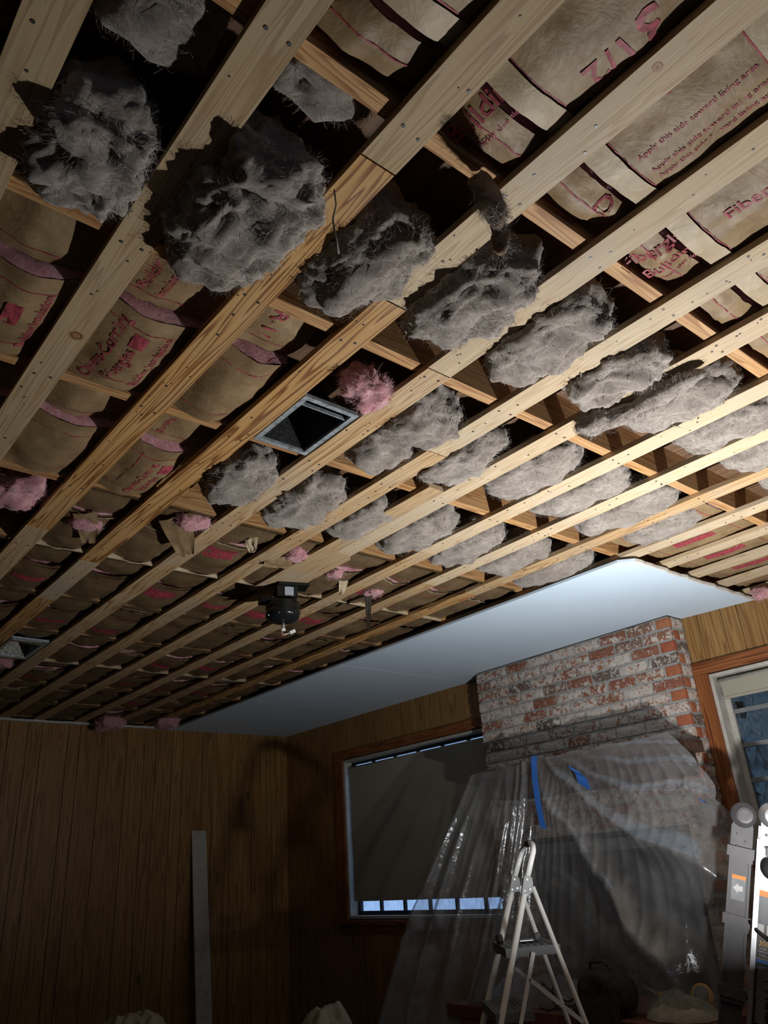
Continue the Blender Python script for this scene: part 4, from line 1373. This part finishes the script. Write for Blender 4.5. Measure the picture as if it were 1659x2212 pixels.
# dark tool bag slumped on the hearth edge
bagm = MB()
nu, nv = 40, 26
T, Pq = np.meshgrid(np.linspace(0, 2 * np.pi, nu), np.linspace(0.05, np.pi - 0.05, nv), indexing='ij')
D = np.stack([np.cos(T) * np.sin(Pq), np.sin(T) * np.sin(Pq), np.cos(Pq)], -1)
S = np.sign(D) * np.abs(D) ** 0.75
p = S * np.array([0.10, 0.15, 0.095])
p = p + D * (0.07 * (fbm(p * 12, 31, 4) - 0.5))[..., None]
p = p + np.array([3.64, 2.72, HZ + 0.105])
p[..., 2] = np.maximum(p[..., 2], HZ + 0.002)
bagm.grid(p)
bag = empty('tool_bag', (3.64, 2.72, HZ), 'dark slumped tool bag on the hearth in front of the plastic', 'bag')
bagm.build('body', M['bag_cloth'], bag, True)
MB().tube([(3.62, 2.80, HZ + 0.17), (3.60, 2.78, HZ + 0.225), (3.60, 2.70, HZ + 0.235), (3.62, 2.64, HZ + 0.17)], 0.009, 8).build('handle', M['bag_cloth'], bag, True)
# hanging skirt of the bag over the edge
fl = MB()
G = np.zeros((14, 10, 3))
for i in range(14):
    for j in range(10):
        u, v = i / 13, j / 9
        G[i, j] = (3.518 - 0.02 * math.sin(v * 3) - 0.012 * math.sin(u * 14) * v, 2.84 - 0.26 * u, HZ + 0.10 - 0.34 * v)
fl.grid(G).grid((G + np.array([0.003, 0, 0]))[::-1])
fl.build('flap', M['bag_cloth'], bag, True)
# cords
def cord(pts, r, label):
    P = [Vector(p) for p in pts]
    out = []
    for i in range(len(P) - 1):
        a, b_, c, d = P[max(i - 1, 0)], P[i], P[i + 1], P[min(i + 2, len(P) - 1)]
        for k_ in range(6):
            t = k_ / 6
            out.append(0.5 * ((2 * b_) + (c - a) * t + (2 * a - 5 * b_ + 4 * c - d) * t * t + (3 * b_ - a - 3 * c + d) * t ** 3))
    out.append(P[-1])
    return MB().tube(out, r, 7).build('cord', M['black_rubber'], bag, True)
cord([(3.62, 2.88, HZ + 0.09), (3.60, 2.95, HZ + 0.05), (3.60, 3.03, HZ + 0.075), (3.62, 3.12, HZ + 0.115), (3.66, 3.16, HZ + 0.10), (3.66, 3.19, HZ + 0.07)], 0.0045, 'black cord looping high left of the tool bag')
cord([(3.60, 2.87, HZ + 0.05), (3.575, 2.93, HZ + 0.03), (3.57, 3.0, HZ + 0.020), (3.60, 3.05, HZ + 0.06), (3.62, 3.04, HZ + 0.14), (3.63, 3.03, HZ + 0.16)], 0.0045, 'black cord standing up beside the tool bag')
cord([(3.545, 2.87, HZ + 0.03), (3.55, 2.95, HZ + 0.045), (3.54, 3.03, HZ + 0.012), (3.55, 3.10, HZ + 0.020)], 0.0045, 'black cord lying low along the hearth edge')
# yellow and black tool
tool = empty('power_tool', (3.86, 2.34, HZ), 'yellow and black hand tool lying at the right of the hearth', 'tool')
MB().lathe((3.84, 2.34, HZ + 0.075), [(0.030, -0.035), (0.045, -0.030), (0.050, -0.010), (0.050, 0.020), (0.042, 0.034)], 24, (-0.80, -0.35, 0.35)).build('ring', M['yellow'], tool, True)
MB().lathe((3.835, 2.338, HZ + 0.077), [(0.036, 0.0), (0.034, 0.040), (0.02, 0.044)], 20, (-0.80, -0.35, 0.35)).build('lens', M['grey_hinge'], tool, True)
MB().tube([(3.85, 2.36, HZ + 0.06), (3.84, 2.42, HZ + 0.045), (3.83, 2.50, HZ + 0.05), (3.83, 2.54, HZ + 0.06)], [0.036, 0.032, 0.024, 0.020], 12).build('grip', M['black_rubber'], tool, True)
MB().tube([(3.83, 2.535, HZ + 0.06), (3.83, 2.565, HZ + 0.066)], [0.022, 0.020], 12).build('collar', M['yellow'], tool, True)
MB().tube([(3.83, 2.565, HZ + 0.066), (3.82, 2.66, HZ + 0.11)], [0.005, 0.004], 8).build('shaft', M['alu'], tool, True)

# ------------------------------------------------------------------ white folding step ladder
lad = empty('step_ladder', (2.86, 2.58, FL), 'white tubular folding step ladder with grey steps in front of the fireplace', 'ladder')
nT, nR, nB = Vector((2.800, 2.418, -0.055)), Vector((2.636, 2.517, -0.582)), Vector((2.444, 2.633, FL + 0.002))
fT, fR, fB = Vector((3.034, 2.697, -0.058)), Vector((2.838, 2.815, -0.632)), Vector((2.645, 2.931, FL + 0.002))
hN, hF = Vector((2.832, 2.400, 0.032)), Vector((3.072, 2.676, 0.034))
topm = (hN + hF) / 2 + Vector((0.012, -0.008, 0.036))
wdir = (hF - hN).normalized()
def arc(a, b, t):
    m_ = a.lerp(b, t)
    return m_ + Vector((0.012, -0.007, 0.034)) * (1 - (2 * t - 1) ** 4)
hp = [nT, nT.lerp(hN, 0.6), hN] + [arc(hN, hF, t) for t in (0.06, 0.15, 0.3, 0.5, 0.7, 0.85, 0.94)] + [hF, hF.lerp(fT, 0.4), fT]
MB().tube(hp, 0.0132, 12).build('handle', M['white_enamel'], lad, True)
MB().tube([arc(hN, hF, t) for t in (0.34, 0.45, 0.55, 0.66)], 0.0145, 12).build('grip', M['black_rubber'], lad, True)
MB().tube([nT, nB], 0.0132, 12).build('front_rail', M['white_enamel'], lad, True)
MB().tube([fT, fB], 0.0132, 12).build('front_rail', M['white_enamel'], lad, True)
nL, nLB = Vector((2.812, 2.411, -0.105)), Vector((3.083, 2.245, FL + 0.002))
fL_, fLB = Vector((3.044, 2.690, -0.110)), Vector((3.293, 2.542, FL + 0.002))
MB().tube([nL, nLB], 0.0105, 12).build('rear_leg', M['white_enamel'], lad, True)
MB().tube([fL_, fLB], 0.0105, 12).build('rear_leg', M['white_enamel'], lad, True)
for T_, L_ in ((nT, nL), (fT, fL_)):
    rail_d = (nB - nT).normalized()
    side = Vector((0.856, -0.517, 0))
    c = T_ + rail_d * 0.045
    hg = MB()
    pr = [(-0.015, 0.036), (0.010, 0.036), (0.022, 0.026), (0.030, 0.004), (0.031, -0.030), (-0.015, -0.032)]
    V = []
    for s_ in (-0.0145, 0.0145):
        for a_, b_ in pr:
            V.append(c + side * a_ + Vector((0, 0, 1)) * b_ + rail_d * 0 + wdir * s_ + side * (-0.0) + Vector((rail_d.x, rail_d.y, 0)) * (-b_) * 0.9)
    n = len(pr)
    hg.add(V, [tuple(range(n)), tuple(range(2 * n - 1, n - 1, -1))] + [(i, n + i, n + (i + 1) % n, (i + 1) % n) for i in range(n)])
    ho = hg.build('hinge_bracket', M['grey_hinge'], lad)
    for a_, b_ in ((0.0, 0.022), (-0.004, -0.020), (0.020, -0.016)):
        q = c + side * a_ + Vector((0, 0, b_)) - wdir * 0.0150 + Vector((rail_d.x, rail_d.y, 0)) * (-b_) * 0.9
        MB().lathe(q, [(0.0045, -0.002), (0.0045, 0.002)], 10, tuple(wdir)).build('rivet', M['alu'], ho)
def at_z(a, b, z):
    return a.lerp(b, (z - a.z) / (b.z - a.z))
def step(z, name, depth_to_leg=None, out=0.03):
    a, b_ = at_z(nT, nB, z), at_z(fT, fB, z)
    if depth_to_leg:
        c, d = at_z(nL, nLB, z), at_z(fL_, fLB, z)
    else:
        off = Vector((0.856, -0.517, 0)) * 0.13
        c, d = a + off, b_ + off
    sd = Vector((0.856, -0.517, 0))
    a, b_ = a - sd * out, b_ - sd * out
    c, d = c + sd * (0.02 if depth_to_leg else 0), d + sd * (0.02 if depth_to_leg else 0)
    a, c = a - wdir * 0.006, c - wdir * 0.006
    b_, d = b_ + wdir * 0.006, d + wdir * 0.006
    h = Vector((0, 0, 0.034))
    so = MB().hexa([a - h, c - h, d - h, b_ - h, a, c, d, b_]).build(name, M['grey_plastic'], lad)
    rib = MB()
    for k_ in range(7):
        t = 0.12 + 0.76 * k_ / 6
        p0, p1 = a.lerp(c, t), b_.lerp(d, t)
        e_ = (c - a).normalized() * 0.004
        p0, p1 = p0.lerp(p1, 0.08), p0.lerp(p1, 0.92)
        u_ = Vector((0, 0, 0.002))
        rib.hexa([p0 - e_, p0 + e_, p1 + e_, p1 - e_, p0 - e_ + u_, p0 + e_ + u_, p1 + e_ + u_, p1 - e_ + u_])
    rib.build('tread_rib', M['grey_hinge'], so)
step(-0.325, 'platform', True, 0.04)
step(-0.548, 'step')
step(-0.775, 'step')
step(-1.000, 'step')
def bar(a, b_, w, name='brace'):
    a, b_ = Vector(a), Vector(b_)
    d = (b_ - a) / 2
    up = d.cross(wdir).normalized() * w
    return MB().obox((a + b_) / 2, d, up, wdir * 0.003).build(name, M['white_enamel'], lad)
off = wdir * -0.016
for o_, (s0, s1, s2, s3) in ((off, (Vector((2.781, 2.429, -0.345)), Vector((2.700, 2.478, -0.60)), Vector((2.756, 2.444, -0.439)), Vector((2.926, 2.342, -0.602)))),
                             (Vector((0.232, 0.280, 0)) + wdir * 0.016, (Vector((2.781, 2.429, -0.345)), Vector((2.700, 2.478, -0.60)), Vector((2.756, 2.444, -0.439)), Vector((2.926, 2.342, -0.602))))):
    br_ = bar(s0 + o_, s1 + o_, 0.008)
    MB().lathe(s2 + o_ * 1.3, [(0.005, -0.003), (0.005, 0.003)], 10, tuple(wdir)).build('rivet', M['alu'], br_)
    bar(s2 + o_ * 1.2, s3 + o_ * 1.2, 0.008)
# scraper and small things on the platform
mid = (at_z(nT, nB, -0.325) + at_z(fT, fB, -0.325)) / 2
kn = empty('putty_knife', (2.93, 2.56, -0.322), 'putty knife with dark handle lying on the ladder platform', 'tool')
MB().tube([(2.985, 2.565, -0.306), (2.955, 2.545, -0.306), (2.925, 2.527, -0.308)], [0.014, 0.016, 0.011], 10).build('handle', M['grey_plastic'], kn, True)
MB().obox((2.895, 2.555, -0.314), (0.030, -0.018, 0), (0.022, 0.026, 0), (0, 0, 0.001)).build('blade', M['alu'], kn)
sc = MB().lathe((2.815, 2.640, -0.305), [(0.018, -0.012), (0.020, 0), (0.018, 0.012)], 16, (0.5, -0.8, 0.1)).build('tape_roll', M['black_rubber'], None, True)
tag(sc, 'small black roll at the left corner of the ladder platform', 'roll')

# ------------------------------------------------------------------ folded aluminium multi-position ladder at the right edge
ml = empty('folding_ladder', (2.62, 1.66, FL), 'folded aluminium ladder with warning labels at the right edge', 'ladder')
up = Vector((0.094, -0.178, 0.645)).normalized()
vd = Vector((0.893, 0.450, 0.0))
bx = Vector((0.450, -0.893, 0))
bx = (bx - up * bx.dot(up)).normalized()
nn_ = bx.cross(up).normalized()
if nn_.dot(vd) > 0:
    nn_ = -nn_                        # towards the viewer
A0 = Vector((2.7445, 1.441, -0.1065)) + nn_ * 0.02      # rail A reference point
def onA(s, lat=0, out_=0):
    return A0 + up * s + bx * lat + nn_ * out_
LK = 1.29
A1 = A0 * LK
sb = (FL + 0.003 - A1.z) / up.z / LK
stp = 0.17
def railbox(l0, l1, s0, s1, o0, o1, name, mat, par=None):
    return MB().obox(onA((s0 + s1) / 2, (l0 + l1) / 2, (o0 + o1) / 2), bx * (l1 - l0) / 2, up * (s1 - s0) / 2, nn_ * (o1 - o0) / 2).build(name, M[mat], par or ml)
ra = railbox(-0.036, 0.024, sb, stp, -0.028, -0.002, 'rail', 'alu_shaded')
railbox(-0.040, -0.032, sb, stp, -0.028, 0.004, 'rail_lip', 'alu_shaded', ra)
railbox(0.020, 0.028, sb, stp, -0.028, 0.004, 'rail_lip', 'alu_shaded', ra)
rB = railbox(0.043, 0.118, sb, stp + 0.01, 0.014, 0.044, 'rail', 'alu')
railbox(0.041, 0.053, sb, stp - 0.03, 0.044, 0.054, 'rail_lip', 'alu', rB)
railbox(0.108, 0.120, sb, stp - 0.06, 0.044, 0.054, 'rail_lip', 'alu', rB)
# hinges at the top
for lat, out_, mt, hh in ((-0.005, 0.0, 'alu_shaded', 0.0), (0.081, 0.046, 'alu', 0.015)):
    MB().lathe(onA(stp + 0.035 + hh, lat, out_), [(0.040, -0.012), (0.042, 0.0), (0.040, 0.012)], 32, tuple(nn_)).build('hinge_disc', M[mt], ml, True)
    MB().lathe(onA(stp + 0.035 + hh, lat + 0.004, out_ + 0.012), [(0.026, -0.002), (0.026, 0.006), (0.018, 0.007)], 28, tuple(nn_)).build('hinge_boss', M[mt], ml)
    pl = MB()
    pl.obox(onA(stp - 0.03 + hh, lat, out_), bx * 0.031, up * 0.062, nn_ * 0.006)
    plo = pl.build('hinge_plate', M[mt], ml)
    for du, dl in ((-0.010, -0.014), (-0.030, 0.012), (-0.048, -0.014)):
        MB().lathe(onA(stp - 0.02 + hh + du, lat + dl, out_ + 0.007), [(0.0045, -0.002), (0.0045, 0.003)], 10, tuple(nn_)).build('rivet', M['alu'], plo, True)
# black lock knob on the bright rail
MB().lathe(onA(0.055, 0.088, 0.062), [(0.030, -0.010), (0.033, 0.0), (0.032, 0.018), (0.024, 0.028)], 20, tuple(nn_)).build('lock_knob', M['black_rubber'], ml, True)
MB().obox(onA(0.105, 0.085, 0.060), bx * 0.016, up * 0.014, nn_ * 0.010).build('lock_tab', M['alu_shaded'], ml)
# rung sockets that wrap the dark rail
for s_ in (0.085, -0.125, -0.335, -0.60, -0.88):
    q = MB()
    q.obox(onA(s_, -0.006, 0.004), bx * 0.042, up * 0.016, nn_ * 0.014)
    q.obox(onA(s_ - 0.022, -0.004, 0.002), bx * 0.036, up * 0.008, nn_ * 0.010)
    q.build('rung_socket', M['alu_shaded'], ml)
    MB().tube([onA(s_, 0.03, -0.015), onA(s_, 0.38, -0.16)], 0.015, 10).build('rung', M['alu'], ml, True)
MB().obox(onA((sb + stp) / 2, 0.40, -0.168), bx * 0.030, up * (stp - sb) / 2, nn_ * 0.014).build('rail', M['alu'], ml)
# strap
MB().tube([onA(-0.115, 0.030, 0.01), onA(-0.135, 0.055, 0.058), onA(-0.155, 0.095, 0.062)], 0.006, 8).build('strap', M['black_rubber'], ml, True)
# arrow label on the dark rail
lb = railbox(-0.028, 0.014, -0.065, 0.005, -0.002, -0.0008, 'label', 'label_grey')
railbox(-0.028, 0.014, 0.000, 0.012, -0.002, 0.0, 'label_band', 'orange', lb)
ar = MB()
ar.add([onA(-0.028 + d_[1], -0.007 + d_[0], 0.0006) for d_ in ((-0.016, 0.0), (0.0, 0.016), (0.0, 0.008), (0.014, 0.008), (0.014, -0.008), (0.0, -0.008), (0.0, -0.016))], [tuple(range(7))])
ar.build('arrow', M['label_white'], lb)
# long black label with print on the bright rail
lb2 = railbox(0.056, 0.105, -0.43, -0.03, 0.044, 0.0455, 'label', 'label_black')
railbox(0.056, 0.105, -0.032, -0.014, 0.044, 0.0458, 'label_band', 'orange', lb2)
railbox(0.058, 0.103, -0.225, -0.214, 0.0455, 0.0462, 'label_band', 'blue_label', lb2)
railbox(0.058, 0.103, -0.213, -0.2115, 0.0455, 0.0462, 'label_line', 'yellow', lb2)
railbox(0.056, 0.107, -0.452, -0.436, 0.044, 0.0458, 'label_band', 'orange', lb2)
railbox(0.058, 0.103, -0.425, -0.400, 0.0455, 0.0462, 'barcode', 'label_white', lb2)
bc = MB()
for k_ in range(12):
    bc.obox(onA(-0.4125, 0.062 + k_ * 0.0032, 0.0465), bx * (0.0005 + 0.0005 * (k_ % 3)), up * 0.009, nn_ * 0.0002)
bc.build('barcode_bars', M['label_black'], lb2)
def print_lines(s0, s1, mat, par, n, seed, l0=0.060, l1=0.101):
    rr = random.Random(seed)
    m = MB()
    for k_ in range(n):
        s_ = s0 + (s1 - s0) * k_ / (n - 1)
        a_ = l0 + rr.uniform(0, 0.006)
        b_ = l1 - rr.uniform(0, 0.012)
        m.obox(onA(s_, (a_ + b_) / 2, 0.0466), bx * (b_ - a_) / 2, up * abs(s1 - s0) / n * 0.30, nn_ * 0.0002)
    m.build('small_print', M[mat], par)
print_lines(-0.040, -0.105, 'label_grey', lb2, 12, 1)
print_lines(-0.235, -0.390, 'label_grey', lb2, 30, 2)
for l_ in (0.066, 0.092):
    MB().obox(onA(-0.128, l_, 0.0466), bx * 0.009, up * 0.014, nn_ * 0.0003).build('pictogram', M['label_white'], lb2)
def ladder_text(body, size, s_, lat, mat, par):
    V, F = glyphs(body, size)
    m = MB()
    m.add([onA(s_ + v[1], lat + v[0], 0.0468) for v in V], F)
    m.build('lettering', M[mat], par)
ladder_text('300', 0.022, -0.176, 0.078, 'yellow', lb2)
ladder_text('LOAD', 0.008, -0.186, 0.076, 'label_white', lb2)
ladder_text('CAPACITY', 0.008, -0.195, 0.080, 'label_white', lb2)
ladder_text('TYPE IA', 0.009, -0.207, 0.080, 'label_white', lb2)
lb3 = railbox(0.056, 0.107, -0.85, -0.454, 0.044, 0.0455, 'label', 'label_black')
# paint drip
pd = MB()
pd.add([onA(s_, l_, 0.0466) for s_, l_ in ((-0.555, 0.070), (-0.560, 0.078), (-0.59, 0.076), (-0.605, 0.080), (-0.595, 0.069))], [(0, 1, 2, 3, 4)])
pd.build('paint_drip', M['label_white'], lb3)

ml.scale = (LK, LK, LK)
ml.location = Vector((A1.x, A1.y, A1.z + CZ)) + (ml.location - Vector((A0.x, A0.y, A0.z + CZ))) * LK

# ------------------------------------------------------------------ white plank leaning on the end wall, covered things on the floor
pk = MB().hexa([(3.332, 6.385, FL + 0.001), (3.468, 6.385, FL + 0.001), (3.468, 6.397, FL + 0.001), (3.332, 6.397, FL + 0.001),
                (3.332, 6.612, 0.418), (3.468, 6.612, 0.418), (3.468, 6.624, 0.418), (3.332, 6.624, 0.418)]).build('leaning_board', M['paint_white'])
tag(pk, 'narrow white board leaning upright against the dark end wall', 'board')
heap(2.0, 4.58, 0.42, 0.42, FL, 0.90, 41, M['canvas'], 'covered_pile', 'pale cloth-covered pile at the bottom left edge of the view', 'cloth', 0.12)
heap(2.89, 4.08, 0.30, 0.30, FL, 0.78, 44, M['canvas'], 'covered_pile', 'pale cloth bundle at the bottom edge, left of the plastic sheeting', 'cloth', 0.12)

# work light fixture around the lamp, on its stand
wl_ = empty('work_light_stand', (2.5, 1.1, FL), 'small work light on a stand beside the folded ladder, aimed at the ceiling', 'lamp')
MB().box(2.455, 2.545, 1.055, 1.145, -0.345, -0.315).build('lamp_housing', M['black'], wl_)
MB().tube([(2.5, 1.1, -0.345), (2.5, 1.1, -0.75)], 0.012, 10).build('pole', M['black'], wl_, True)
for q in range(3):
    an = q * 2.094 + 0.3
    MB().tube([(2.5, 1.1, -0.75), (2.5 + 0.30 * math.cos(an), 1.1 + 0.30 * math.sin(an), FL + 0.008)], 0.008, 8).build('stand_leg', M['black'], wl_, True)
